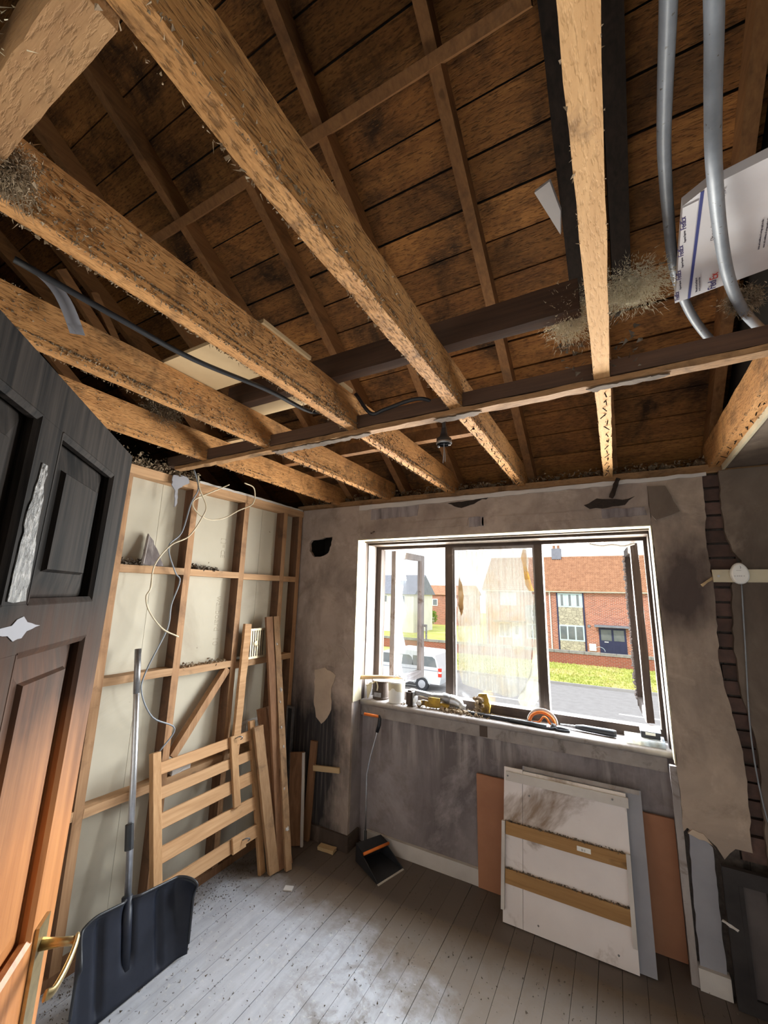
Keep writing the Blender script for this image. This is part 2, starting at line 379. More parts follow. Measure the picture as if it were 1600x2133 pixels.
def glass_mat(name, dirt, dcol, clear=.92, streak=True, sc=3):
    """thin pane: clear part lets light straight through, dirt film scatters it"""
    mt = bpy.data.materials.new(name); mt.use_nodes = True; t = mt.node_tree
    for n in list(t.nodes): t.nodes.remove(n)
    out = nd(t, 'ShaderNodeOutputMaterial'); tr = nd(t, 'ShaderNodeBsdfTransparent'); tr.inputs[0].default_value = (clear, clear, clear, 1)
    gl = nd(t, 'ShaderNodeBsdfGlossy'); gl.inputs['Roughness'].default_value = .08
    df = nd(t, 'ShaderNodeBsdfTranslucent'); d2 = nd(t, 'ShaderNodeBsdfDiffuse')
    v = coords(t); n = noise_(t, v, sc, 6, .65, .4)
    col = mixc(t, rng(t, n, .5, .72), dcol, (dcol[0]*.85, dcol[1]*.62, dcol[2]*.30))
    t.links.new(col, df.inputs[0]); t.links.new(col, d2.inputs[0])
    ad = nd(t, 'ShaderNodeMixShader'); ad.inputs[0].default_value = .35
    t.links.new(df.outputs[0], ad.inputs[1]); t.links.new(d2.outputs[0], ad.inputs[2])
    f = rng(t, noise_(t, coords(t, (9, 9, .35)) if streak else v, 9, 5, .6), .35, .68, dirt*.45, min(1, dirt*1.5))
    m1 = nd(t, 'ShaderNodeMixShader'); t.links.new(f, m1.inputs[0]); t.links.new(tr.outputs[0], m1.inputs[1]); t.links.new(ad.outputs[0], m1.inputs[2])
    m2 = nd(t, 'ShaderNodeMixShader'); m2.inputs[0].default_value = .05
    t.links.new(m1.outputs[0], m2.inputs[1]); t.links.new(gl.outputs[0], m2.inputs[2]); t.links.new(m2.outputs[0], out.inputs[0])
    return mt
K['glass'] = glass_mat('smeared_glass', .10, (.30, .30, .28))
K['clear'] = glass_mat('clear_glass', .02, (.1, .1, .1))
K['film'] = glass_mat('smoke_streaked_film', .30, (.10, .098, .085), clear=.85)
K['film2'] = glass_mat('curled_film', .85, (.085, .083, .068), streak=False)
K['scorch'] = glass_mat('scorched_amber_film', .9, (.12, .06, .008), streak=False, sc=12)
K['tub'] = glass_mat('clear_tub_plastic', .45, (.75, .82, .88), streak=False)

# ================================================================== the setting: floor
XL, XR, YB = -0.09, 5.2, -2.80
floor = struct('floor', 'worn grey painted floorboards with scuffs, brown dust and a darker strip by window')
bm = B(); box(bm, XL, XR, -4.6, 0.30, -0.30, -0.024); mk('subfloor', bm, K['dark'], floor)
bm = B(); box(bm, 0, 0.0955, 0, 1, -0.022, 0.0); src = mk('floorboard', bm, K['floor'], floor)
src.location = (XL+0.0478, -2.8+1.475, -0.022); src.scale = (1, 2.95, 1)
x = XL + 0.0975; k = 0
while x < 5.1:
    dz = random.uniform(-.0015, .0012)
    o = inst(src, 'floorboard', (x+0.0478, -2.8+1.475, -0.022+dz), floor, scale=(1, 2.95, 1)); x += 0.0975
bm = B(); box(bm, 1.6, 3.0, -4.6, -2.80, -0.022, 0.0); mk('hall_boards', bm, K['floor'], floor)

# ---------------------------------------------------------------- left wall: back of the next room's plasterboard on studs
wl = struct('wall_left', 'open stud partition showing the cream back of plasterboard')
XB = -0.075
ys = [0.0, -0.395, -1.205, -2.005, -2.80]
for i in range(4):
    bm = B(); box(bm, XB-.012, XB, ys[i+1]+.001, ys[i]-.001, 0.0, 2.36); mk('plasterboard', bm, K['board'], wl)
for y in (-0.035, -0.215, -0.615, -1.033, -1.448, -1.86, -2.27, -2.70):
    bm = B(); timber(bm, (XB/2, y, 0.045), (XB/2, y, 2.312), 0.043, -XB, up=(1, 0, 0), seg=10, jit=.0012)
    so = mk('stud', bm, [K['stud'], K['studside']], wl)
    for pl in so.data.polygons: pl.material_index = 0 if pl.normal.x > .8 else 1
spans = [(-.057, -.194), (-.237, -.594), (-.637, -1.012), (-1.055, -1.427), (-1.47, -1.84), (-1.88, -2.25)]
for zz, jits in ((1.797, (0, 0, 0.004, 0.006, 0, 0)), (1.212, (.0, .0, .012, .022, 0, 0)), (.652, (0, 0, 0, 0, .01, 0))):
    for (a, b), j in zip(spans, jits):
        bm = B(); timber(bm, (XB/2, a, zz+j), (XB/2, b, zz+j+random.uniform(-.004, .004)), -XB, 0.040, seg=6, jit=.0012); mk('noggin', bm, K['nog'], wl)
bm = B(); timber(bm, (XB/2, 0, 2.338), (XB/2, -2.8, 2.338), -XB, 0.05, seg=24, jit=.002); mk('top_plate', bm, K['nog'], wl)
bm = B(); timber(bm, (XB/2, 0, 0.022), (XB/2, -2.8, 0.022), -XB, 0.044, seg=12, jit=.0015); mk('sole_plate', bm, K['brownz'], wl)
bm = B(); timber(bm, (-.025, -.648, 1.195), (-.025, -.985, .765), 0.045, 0.04, up=(1, 0, 0), seg=5, jit=.001); mk('brace', bm, K['stud'], wl, label='diagonal timber brace between two studs')
bm = B(); pts = ragged([(-1.02, 2.362), (-.02, 2.362), (-.02, 2.372), (-.5, 2.376), (-1.02, 2.374)], .03, .002)
plate(bm, pts, [], lambda u, v, t: V((t, u, v)), -.075, .006); mk('plaster_edge', bm, K['paint'], wl)
# printed board mark
def text(name, body, size, mat, parent, loc, rot, ext=0.0004, align='LEFT', label=None):
    cu = bpy.data.curves.new(name, 'FONT'); cu.body = body; cu.size = size; cu.extrude = ext; cu.align_x = align
    tmp = bpy.data.objects.new(name, cu); COL.objects.link(tmp)
    bpy.context.view_layer.update()
    me = bpy.data.meshes.new_from_object(tmp.evaluated_get(bpy.context.evaluated_depsgraph_get()))
    COL.objects.unlink(tmp); bpy.data.objects.remove(tmp)
    me.materials.clear(); me.materials.append(mat)
    o = bpy.data.objects.new(name, me); COL.objects.link(o)
    if isinstance(rot, Matrix): M = Matrix.Translation(loc) @ rot.to_4x4()
    else: M = Matrix.Translation(loc) @ V(rot).to_track_quat('Z', 'Y').to_matrix().to_4x4()
    o.matrix_basis = M
    if parent: o.parent = parent; o.matrix_parent_inverse = wmat(parent).inverted()
    if label: o['label'] = label
    return o
def basis(xa, ya):
    xa = V(xa).normalized(); ya = V(ya).normalized(); za = xa.cross(ya)
    return Matrix((xa, ya, za)).transposed()
K['print'] = pm('faint_board_print', (.40, .355, .28), rough=.9)
RV = basis((0, 0, -1), (0, 1, 0))
text('board_print', 'wallboard  10', .058, K['print'], wl, (XB+.0006, -.735, 1.66), basis((0, 0, -1), (0, 1, 0)))
text('board_print', '[ ]= CE', .045, K['print'], wl, (XB+.0006, -.74, 2.05), basis((0, 0, -1), (0, 1, 0)))

# ---------------------------------------------------------------- window wall
ww = struct('wall_window', 'fire-damaged plastered wall around the window recess')
WX0, WX1, HZ, CZ = 0.549, 2.455, 2.105, 2.372
def yplate(outer, holes, y0, y1, name, mat, parent=ww, **k):
    bm = B(); plate(bm, outer, holes, lambda u, v, t: V((u, t, v)), y0, y1); return mk(name, bm, mat, parent, **k)
hole = ragged([(.080, 2.095), (.10, 2.118), (.19, 2.122), (.235, 2.135), (.307, 2.138), (.300, 2.07), (.275, 2.01), (.22, 1.985), (.135, 1.978), (.085, 2.03)], .02, .004)
yplate([(-.09, 0), (WX0, 0), (WX0, CZ), (-.09, CZ)], [hole], 0, .025, 'plaster_pier', K['pl_left'])
bm = B()
WC = WX0-.013
box(bm, -.09, WC, .025, .34, 0, 1.93); box(bm, -.09, WC, .025, .34, 2.18, CZ); box(bm, -.09, .04, .025, .34, 1.93, 2.18); box(bm, .34, WC, .025, .34, 1.93, 2.18); box(bm, .04, .34, .26, .34, 1.93, 2.18)
mk('pier_core', bm, K['dark'], ww)  # near-black core paints in the shade seen through the plaster hole
bm = B(); box(bm, WX0-.0125, WX0, .0255, .34, 0.0, CZ); mk('recess_return', bm, K['pl_apron'], ww)
yplate(ragged([(WX0, HZ), (WX1, HZ), (WX1, CZ), (WX0, CZ)], .05, .0), [], 0, .34, 'lintel', K['pl_head'])
yplate([(WX0-.02, 0), (WX1+.02, 0), (WX1+.02, .90), (WX0-.02, .90)], [], .155, .34, 'apron_wall', K['pl_apron'])
rp = ragged([(WX1, .62), (2.47, .64), (2.50, .622), (2.545, .615), (2.575, .59), (2.60, .545), (2.645, .60), (2.705, .60), (2.718, .92), (2.714, 1.05), (2.68, 1.3), (2.674, 1.4), (2.69, 1.7), (2.685, 2.0), (2.70, 2.2), (2.704, 2.365), (WX1, 2.365)], .03, .004)
yplate(rp, [], 0, .03, 'plaster_pier', K['pl_right'])
bm = B(); box(bm, WX1, 2.67, .03, .34, 0, CZ); box(bm, 2.67, 2.70, .06, .34, 0, CZ); mk('pier_core', bm, K['mortar'], ww)
yplate(ragged([(2.462, .07), (2.56, .07), (2.562, .58), (2.53, .61), (2.475, .625), (2.468, .4)], .03, .003), [], .008, .03, 'grey_plaster', K['pl_grey'], label='pale grey strip of undercoat plaster low beside recess')
yplate(ragged([(2.470, .618), (2.545, .600), (2.572, .575), (2.555, .60), (2.53, .632), (2.49, .640)], .015, .004), [], -.004, .02, 'broken_edge', K['patch'])
bm = B(); box(bm, 2.455, 2.57, -.012, .03, 0, .085); mk('skirting_block', bm, K['paint'], ww)
# chase where a partition met the wall: sooty bricks
bm = B(); box(bm, 2.701, 2.799, .055, .34, 0, CZ); mk('chase_back', bm, K['mortar'], ww)
bm = B(); box(bm, -.08, .08, -.02, .02, -.031, .031); bs = mk('brick', bm, K['brick'], ww); bs.location = (2.742, .050, .55)
z = .55+.074; i = 1
while z < 2.34:
    inst(bs, 'brick', (2.742+(.025 if i % 2 else -.02), .050+random.uniform(-.006, .006), z-.031), ww); z += .074; i += 1
edge = ragged([(2.775, CZ), (2.768, 2.2), (2.765, 2.05), (2.785, 1.95), (2.815, 1.90), (2.80, 1.86), (2.762, 1.78), (2.755, 1.70), (2.74, 1.5), (2.742, 1.3), (2.772, 1.05), (2.77, .9), (2.757, .64), (2.76, 0)], .03, .004, closed=False)
W2 = [(3.25, .80), (5.05, .80), (5.05, 2.15), (3.25, 2.15)]
yplate(edge+[(2.76, 0), (XR, 0), (XR, CZ)], [W2], 0, .03, 'wall_lining', K['pl_dark'])
bm = B(); box(bm, 2.80, 3.25, .03, .34, 0, CZ); box(bm, 5.05, XR, .03, .34, 0, CZ); box(bm, 3.25, 5.05, .03, .34, 0, .8); box(bm, 3.25, 5.05, .03, .34, 2.15, CZ); mk('wall_core', bm, K['mortar'], ww)
# raw and peeling patches standing proud of the old plaster
def patch(pts, t, mat, name='plaster_patch', step=.025, amp=.005, y=0.0, **k):
    return yplate(ragged(pts, step, amp), [], y-t, y, name, mat, **k)
patch([(.205, 1.12), (.30, 1.145), (.40, 1.10), (.365, 1.0), (.372, .86), (.34, .80), (.29, .752), (.24, .79), (.21, .90)], .004, K['patch'])
patch([(.17, 1.30), (.30, 1.33), (.46, 1.30), (.53, 1.22), (.43, 1.16), (.30, 1.16), (.21, 1.17)], .002, K['pl_head'])
patch([(.60, 2.155), (1.42, 2.162), (1.43, 2.215), (.62, 2.205)], .005, K['pl_head'])
patch([(1.52, 2.155), (2.22, 2.155), (2.22, 2.205), (1.52, 2.21)], .005, K['pl_head'])
patch([(.66, 2.25), (1.05, 2.255), (1.06, 2.335), (.67, 2.33)], .004, K['pl_apron'])
patch([(1.43, 2.15), (1.53, 2.15), (1.53, 2.215), (1.43, 2.215)], .005, K['pl_apron'])
patch([(2.22, 2.155), (2.44, 2.16), (2.43, 2.205), (2.22, 2.21)], .006, K['pl_apron'])
patch([(.56, 2.33), (2.3, 2.345), (2.72, 2.35), (2.72, 2.368), (.56, 2.366)], .010, K['paint'], 'plaster_edge', .06, .004)
patch([(1.28, 2.325), (1.52, 2.33), (1.44, 2.30), (1.38, 2.285), (1.33, 2.30)], .004, K['charwood'], 'burnt_patch')
patch([(2.13, 2.24), (2.20, 2.275), (2.27, 2.265), (2.33, 2.255), (2.39, 2.27), (2.34, 2.225), (2.25, 2.215), (2.16, 2.215)], .004, K['charwood'], 'burnt_patch')
patch([(1.44, 2.362), (1.60, 2.362), (1.55, 2.33), (1.47, 2.335)], .004, K['charwood'], 'burnt_patch')
# low skirtings
tr = mk('baseboard_recess', (lambda b: (box(b, 0.60, 1.46, .128, .154, 0.0, .088), b)[1])(B()), K['paint'], label='white painted skirting below the window recess wall', category='baseboard', kind='structure')
b_ = B(); box(b_, .18, .551, -.018, -.0005, 0, .095); box(b_, .5495, .566, -.018, .125, 0, .095)
mk('baseboard_pier', b_, K['frame'], label='charred dark skirting wrapped round the wall pier', category='baseboard', kind='structure')
bm = B(); timber(bm, (2.440, .012, 0.0), (2.440, .012, .90), .022, .03, up=(1, 0, 0), seg=14, jit=.0015)
mk('trim_1', bm, K['lining'], label='flaking upright timber strip at edge of window recess', category='trim', kind='structure')
# eaves plate on top of the wall
bm = B(); timber(bm, (XL, .075, 2.395), (XR, .075, 2.395), .10, .045, seg=30, jit=.002); mk('wall_plate', bm, K['joist_x'], ww)

# ---------------------------------------------------------------- window
YF = .28
wn = struct('window_1', 'burnt three-light timber window with open casements')
def wbox(name, x0, x1, y0, y1, z0, z1, mat='frame', parent=wn, seg=1):
    bm = B(); box(bm, x0, x1, y0, y1, z0, z1)
    if seg > 1: bmesh.ops.subdivide_edges(bm, edges=bm.edges[:], cuts=seg, use_grid_fill=True)
    if seg > 1:
        for v in bm.verts: v.co += V((random.uniform(-1, 1), random.uniform(-1, 1), random.uniform(-1, 1)))*.0015
    return mk(name, bm, K[mat], parent)
wbox('reveal', WX0, WX0+.006, .001, .112, .935, HZ, 'reveal', seg=4)
wbox('reveal', WX1-.006, WX1, .001, .112, .905, HZ, 'reveal', seg=4)
wbox('reveal', WX0+.006, WX1-.006, .001, .10, HZ-.006, HZ-.0005, 'reveal', seg=4)
wbox('lining', WX0, WX0+.012, .15, YF, .935, HZ-.01, 'lining', seg=4)
wbox('lining', WX1-.012, WX1, .15, YF, .935, HZ-.01, 'frame', seg=4)
wbox('lining', WX0+.012, WX1-.012, .15, YF, HZ-.03, HZ-.012, 'frame', seg=4)
wbox('packing', WX0, WX1, .10, .15, HZ-.014, HZ-.0005, 'frame')
wbox('packing', WX0, WX0+.006, .112, .15, .935, HZ-.014, 'frame')
wbox('packing', WX1-.006, WX1, .112, .15, .935, HZ-.014, 'frame')
wbox('jamb', WX0, .605, YF, YF+.07, .935, HZ, seg=3)
wbox('jamb', 2.425, WX1, YF, YF+.07, .935, HZ, seg=3)
wbox('head', .605, 2.425, YF, YF+.07, 2.052, HZ, seg=5)
wbox('bottom_rail', .605, 2.425, YF, YF+.075, .90, .992, seg=5)
for a, b in ((1.155, 1.212), (1.79, 1.842)):
    wbox('mullion', a, b, YF-.004, YF+.066, .992, 2.052, seg=4)
# inside sill board with apron
ws = mk('sill_board', (lambda b: (box(b, WX0+.001, WX1-.001, .112, YF, .90, .935), b)[1])(B()), K['sill'], wn)
bm = B(); tube(bm, [(WX0+.001, .112, .9175), (1.5, .110, .9175), (WX1-.001, .112, .9175)], .0175, 10); mk('sill_nosing', bm, K['lining'], wn, smooth=True)
bm = B(); box(bm, WX0+.001, WX1-.03, .130, .155, .825, .90); mk('sill_apron', bm, K['sill'], wn)
bm = B(); box(bm, 1.435, 1.485, .1285, .130, .83, .898); mk('missing_paint_patch', bm, K['frame'], wn)
bm = B(); plate(bm, ragged([(1.80, .845), (1.86, .84), (1.875, .87), (1.86, .895), (1.81, .893)], .015, .003), [], lambda u, v, t: V((u, t, v)), .127, .130); mk('missing_paint_patch', bm, K['lining'], wn)
bm = B(); plate(bm, ragged([(1.70, .845), (1.755, .845), (1.755, .885), (1.70, .885)], .015, .003), [], lambda u, v, t: V((u, t, v)), .127, .130); mk('missing_paint_patch', bm, K['lining'], wn)
# centre light: pane and the smoked safety film hanging off it
bm = B(); box(bm, 1.214, 1.788, YF+.035, YF+.039, .993, 2.050); mk('pane', bm, K['clear'], wn)
for a, b, c, d in ((1.212, 1.224, .992, 2.052), (1.778, 1.79, .992, 2.052), (1.224, 1.778, 2.030, 2.052)):
    bm = B(); box(bm, a, b, YF+.015, YF+.034, c, d); mk('glazing_bead', bm, K['lining'], wn)
fo = ragged([(1.235, 1.95), (1.24, 1.40), (1.245, 1.16), (1.27, 1.09), (1.36, 1.075), (1.45, 1.06), (1.60, 1.045), (1.69, 1.10), (1.735, 1.20), (1.75, 1.40), (1.765, 1.70), (1.74, 1.85), (1.755, 2.02), (1.62, 2.022), (1.5, 2.028), (1.35, 2.02), (1.24, 2.02)], .05, .008)
bm = B(); plate(bm, fo, [], lambda u, v, t: V((u, t, v)), YF+.030, YF+.0315); mk('smoke_film', bm, K['film'], wn, label='smoke-streaked translucent film on the middle pane')
# right edge: curled, amber-scorched strip
def curl(pts, name, mat, amp=.02):
    bm = B(); prev = None
    for (xa, xb, z) in pts:
        row = []
        for k in range(7):
            s = k/6; row.append(bm.verts.new((xa+(xb-xa)*s, YF+.026-amp*math.sin(s*math.pi)*(0.5+.5*math.sin(z*9)), z)))
        if prev:
            for k in range(6): bm.faces.new((prev[k], prev[k+1], row[k+1], row[k]))
        prev = row
    mk(name, bm, mat, wn, smooth=True)
curl([(1.715, 1.735, 2.03), (1.700, 1.738, 1.97), (1.712, 1.735, 1.90), (1.716, 1.75, 1.84), (1.722, 1.762, 1.78), (1.745, 1.775, 1.74)], 'scorched_film', K['scorch'], .006)
curl([(1.766, 1.786, 1.72), (1.755, 1.787, 1.60), (1.755, 1.787, 1.45), (1.748, 1.787, 1.32), (1.73, 1.787, 1.22), (1.70, 1.787, 1.14), (1.66, 1.787, 1.08), (1.64, 1.76, 1.04), (1.66, 1.74, 1.0)], 'curled_film', K['film2'], .03)
bm = B(); plate(bm, ragged([(1.255, 1.83), (1.275, 1.78), (1.285, 1.70), (1.28, 1.60), (1.262, 1.55), (1.245, 1.62), (1.243, 1.76)], .02, .003), [], lambda u, v, t: V((u, t, v)), YF+.027, YF+.029); mk('film_tear', bm, K['scorch'], wn)
# casements
def casement(hx, hy, fx, fy, parent, glassmat, broken=False):
    a, b = V((hx, hy, 0)), V((fx, fy, 0)); L = (b-a).length; u = (b-a)/L; nn = V((u.y, -u.x, 0))
    if nn.x < 0: nn = -nn
    z0, z1 = .995, 2.05; th = .042
    sash = thing('casement', None, None); 
    cs = None
    def mem(nm, u0, u1, za, zb, t0=-th/2, t1=th/2, mat='lining', par=None, seg=0):
        bm = B(); vs = box(bm, u0, u1, t0, t1, za, zb)
        if seg: bmesh.ops.subdivide_edges(bm, edges=bm.edges[:], cuts=seg, use_grid_fill=True)
        for v in bm.verts:
            j = V((random.uniform(-1, 1), random.uniform(-1, 1), random.uniform(-1, 1)))*(.002 if seg else 0)
            v.co = a + u*v.co.x + nn*v.co.y + V((0, 0, v.co.z)) + j
        return mk(nm, bm, K[mat], par)
    COL.objects.unlink(sash); bpy.data.objects.remove(sash)
    fm = 'frame' if broken else 'lining'
    root = mem('casement', 0, .05, z0, z1, mat=fm, par=parent, seg=4)
    mem('stile', L-.05, L, z0, z1, par=root, mat=fm, seg=4)
    mem('rail', .05, L-.05, z1-.05, z1, par=root, mat=fm, seg=3); mem('rail', .05, L-.05, z0, z0+.06, par=root, mat=fm, seg=3)
    if not broken:
        mem('glass', .048, L-.048, z0+.058, z1-.048, -.002, .002, 'glass', root)
        mem('handle', L-.03, L-.016, 1.42, 1.44, th/2, th/2+.03, 'steel', root)
        mem('handle_arm', L-.032, L-.014, 1.30, 1.44, th/2+.03, th/2+.040, 'steel', root)
    else:
        rr = random.Random(3)
        pts = [(.05, z0+.06)]; z = z0+.06
        while z < z1-.05:
            pts.append((.05+rr.uniform(.02, .08), z)); z += rr.uniform(.02, .05)
        pts.append((.05, z1-.05))
        bm = B(); plate(bm, pts, [], lambda p, q, t: a+u*p+nn*t+V((0, 0, q)), -.002, .002); mk('broken_glass', bm, K['film2'], root)
        bm = B(); z = z0+.05
        while z < z1-.04:
            blob(bm, a+u*(L-.03+rr.uniform(-.01, .01))-nn*(.024+rr.uniform(0, .006))+V((0, 0, z)), rr.uniform(.006, .014), 1, .4); z += .016
        mk('burnt_putty', bm, K['lining'], root)
    return root
casement(.668, .375, .712, .862, wn, None)
casement(2.378, .375, 2.352, .85, wn, None, broken=True)
bm = B(); tube(bm, catmull([(2.13, YF+.03, 2.045), (2.2, YF+.03, 2.03), (2.26, YF+.03, 2.036), (2.32, YF+.03, 2.025), (2.38, YF+.03, 2.04)], 5), .007, 6); mk('melted_seal', bm, K['white'], wn, smooth=True)
# second window added out of view to bring in light from the right
w2 = struct('window_added', 'plain timber window added out of view to light the room')
bm = B()
for a in ((3.25, 3.30), (5.0, 5.05), (4.125, 4.175)): box(bm, a[0], a[1], .20, .26, .80, 2.15)
box(bm, 3.25, 5.05, .20, .26, .80, .85); box(bm, 3.25, 5.05, .20, .26, 2.10, 2.15); mk('frame', bm, K['lining'], w2)
bm = B(); box(bm, 3.30, 4.125, .228, .232, .85, 2.10); mk('pane', bm, K['clear'], w2)
bm = B(); box(bm, 4.175, 5.0, .228, .232, .85, 2.10); mk('pane', bm, K['clear'], w2)

# ---------------------------------------------------------------- other walls, unseen but part of the room
wr = struct('wall_rear', 'plastered wall with the doorway the camera looks in through')
bm = B(); box(bm, XL, 1.88, -2.90, -2.80, 0, 2.40); box(bm, 2.68, XR, -2.90, -2.80, 0, 2.40); box(bm, 1.88, 2.68, -2.90, -2.80, 2.03, 2.40); mk('wall_lining', bm, K['pale'], wr)
bm = B(); box(bm, 1.55, 1.63, -4.6, -2.90, 0, 2.40); box(bm, 2.97, 3.05, -4.6, -2.90, 0, 2.40); mk('hall_side', bm, K['board'], wr)  # far end of the hall left open to let sky light in
rw = struct('wall_right', 'plain wall of the adjoining room')
bm = B(); box(bm, XR, XR+.1, -2.90, .34, -.3, 2.40); mk('wall_lining', bm, K['pale'], rw)

# ---------------------------------------------------------------- ceiling: stripped joists
ce = struct('ceiling', 'stripped ceiling of bare joists hung with fluff and torn lath')
JX = [(.307, .352), (.772, .818), (1.280, 1.326), (1.752, 1.800), (2.245, 2.292), (2.740, 2.790)]
jl = ['joist nearest the stud wall', 'joist second from the stud wall, matted with fluff', 'joist third from the stud wall, thick with brown fluff',
      'gouged joist running above the middle mullion', 'joist with pale cut underside straight overhead', 'joist carrying the ceiling of the next room']
joists = []
for (a, b), lb in zip(JX, jl):
    c = (a+b)/2; ws_ = b-a
    bm = B(); n = 40; rings = []
    for i in range(n+1):
        y = .10-(2.9)*i/n
        g = .006*mnoise.noise(V((c*9, y*7, 1))) if lb.startswith('gouged') else .0015*mnoise.noise(V((c*9, y*5, 1)))
        eat = 0.0
        if lb.startswith('gouged') and y < -2.25: eat = .02*min(1, (-2.25-y)/.2)
        rings.append([bm.verts.new((x+random.uniform(-.0015, .0015), y, zz+(abs(g)*1.5+eat if zz < 2.45 else g))) for x, zz in ((a, 2.4), (b, 2.4), (b, 2.54), (a, 2.54))])
    for i in range(n):
        for k in range(4): bm.faces.new((rings[i][k], rings[i][(k+1) % 4], rings[i+1][(k+1) % 4], rings[i+1][k]))
    bm.faces.new(rings[0]); bm.faces.new(rings[-1][::-1])
    jo = mk('joist', bm, K['joist_rough' if lb.startswith('gouged') else 'joist_pale' if 'overhead' in lb else 'joist'], ce, label=lb); joists.append(jo)
    dens = {0: 1500, 1: 4200, 2: 6000, 3: 1800, 4: 300, 5: 700}[JX.index((a, b))]
    bm = B()
    def spot(a=a, b=b, k=JX.index((a, b))):
        r = random.random(); y = random.uniform(-2.7, -.05)
        if r < .35: return (random.choice((a, b)), y, 2.40+random.uniform(-.006, .006))
        if r < .85 and k != 4:
            z = 2.41+.12*random.random()**1.6
            if mnoise.noise(V((y*4, z*9, k))) < -.05: z = 2.42
            return (b+.002, y, z)
        return (random.uniform(a, b), y, 2.542)
    fluff(bm, spot, dens, .0015, .0058)
    for q in range(dens//9):
        p = spot(); strand(bm, p, (random.gauss(0, .006), random.gauss(0, .006), random.uniform(-.018, .004)), .0012)
    mk('fluff', bm, K['fluff'], jo, kind='stuff')
    # nail stubs along the underside
    bm = B(); y = -.08
    while y > -1.2:
        timber(bm, (c+random.uniform(-.012, .012), y, 2.402), (c+random.uniform(-.016, .016), y+random.uniform(-.01, .01), 2.386), .003, .003); shard(bm, (c+.004, y, 2.396), .005); y -= random.uniform(.05, .09)
    mk('nail_stubs', bm, K['charwood'], jo, kind='stuff')
# noggins between joists with the lath strip nailed under them
ends = [(.0, .307)] + [(JX[i][1], JX[i+1][0]) for i in range(5)] + [(2.79, 3.2)]
for a, b in ends:
    bm = B(); timber(bm, (a+.001, -1.225, 2.43), (b-.001, -1.225, 2.43), .045, .055, seg=4, jit=.001); mk('noggin', bm, K['dkbrown'], ce)
bm = B(); timber(bm, (.06, -1.215, 2.389), (3.2, -1.235, 2.388), .042, .020, seg=60, jit=.0022); mk('lath_strip', bm, K['joist_x'], ce)
for a, b, y0, y1 in ((1.06, 1.26, -1.235, -1.195), (1.70, 1.84, -1.24, -1.20), (.84, 1.06, -1.236, -1.19), (2.24, 2.42, -1.246, -1.215), (1.30, 1.36, -1.24, -1.2)):
    bm = B(); plate(bm, ragged([(a, y1), (b, y1-.004), (b+.03, y0+.012), (b, y0), (a-.02, y0+.004)], .012, .005), [], lambda u, v, t: V((u, v, 2.374+t-.006*abs(mnoise.noise(V((u*14, v*20, 0)))))), 0, .0035)
    mk('plaster_remnant', bm, K['pl_dark'], ce)
for nm, p0, p1, ww_, hh, mt_ in (('binder', (.72, -1.415, 2.592), (2.225, -1.415, 2.592), .05, .10, 'dkbrown'), ('binder', (.33, -.625, 2.575), (1.76, -.625, 2.575), .045, .065, 'rafter'), ('binder', (.0, -.30, 2.565), (.80, -.30, 2.565), .045, .05, 'rafter'),
                              ('trimmer', (1.328, -2.50, 2.46), (1.75, -2.50, 2.46), .056, .12, 'joist_x')):
    bm = B(); timber(bm, p0, p1, ww_, hh, seg=14, jit=.0015); mk(nm, bm, K[mt_], ce)
for x0, x1, y0, y1, z in ((.70, 1.335, -1.82, -1.58, 2.5415), (.70, 1.335, -1.388, -1.298, 2.5415), (.20, .60, -1.122, -1.035, 2.5415)):
    bm = B(); box(bm, x0, x1, y0, y1, z, z+.014); mk('loft_board', bm, K['ply'], ce)
bm = B(); box(bm, 2.792, XR, -2.80, .02, 2.385, 2.40); mk('plasterboard', bm, K['pl_dark'], ce, label='smoky plasterboard ceiling of the next room')
bm = B(); box(bm, 2.789, 2.80, -2.80, .0, 2.375, 2.44); mk('plaster_edge', bm, K['reveal'], ce)
bm = B(); box(bm, -1.6, -.09, -4.6, .34, 2.38, 2.40); mk('plasterboard', bm, K['board'], ce, label='ceiling board beyond the stud wall')
bm = B(); box(bm, -1.6, 5.4, -6.42, -2.801, 2.385, 2.42); mk('plasterboard', bm, K['board'], ce, label='unseen ceiling slab behind the doorway added to block light')  # slab added to stop light from below leaking into the loft

# ---------------------------------------------------------------- roof
ro = struct('roof', 'underside of a pitched roof with rough sarking boards on rafters')
KS = .66; Z0 = 2.55; th = math.atan(KS); sl = V((0, -math.cos(th), math.sin(th))); nrm = V((0, math.sin(th), math.cos(th)))
def onroof(x, y, off=0.0): return V((x, y, Z0-KS*y)) + nrm*off
RD = .10
for xa in (-1.05, -.58, -.10, .385, .875, 1.312, 1.822, 2.772, 3.30, 3.8, 4.3, 4.8):
    bm = B(); timber(bm, onroof(xa, .42), onroof(xa, -2.88), .046, RD, up=nrm, seg=12, jit=.0012, off=(0, RD/2)); mk('rafter', bm, K['rafter'], ro)
bm = B(); timber(bm, onroof(2.30, .42), onroof(2.30, -2.88), .046, RD, up=nrm, seg=12, jit=.0012, off=(0, RD/2)); mk('rafter', bm, K['rafter'], ro)
for xa in (2.212, 2.382):
    bm = B(); timber(bm, onroof(xa, -.74), onroof(xa, -2.88), .07, RD, up=nrm, seg=12, jit=.0012, off=(0, RD/2)); mk('rafter', bm, K['charwood'], ro, label='charred doubled rafter above the overhead joist')
bw = .163; n = int(3.45/math.cos(th)/bw)
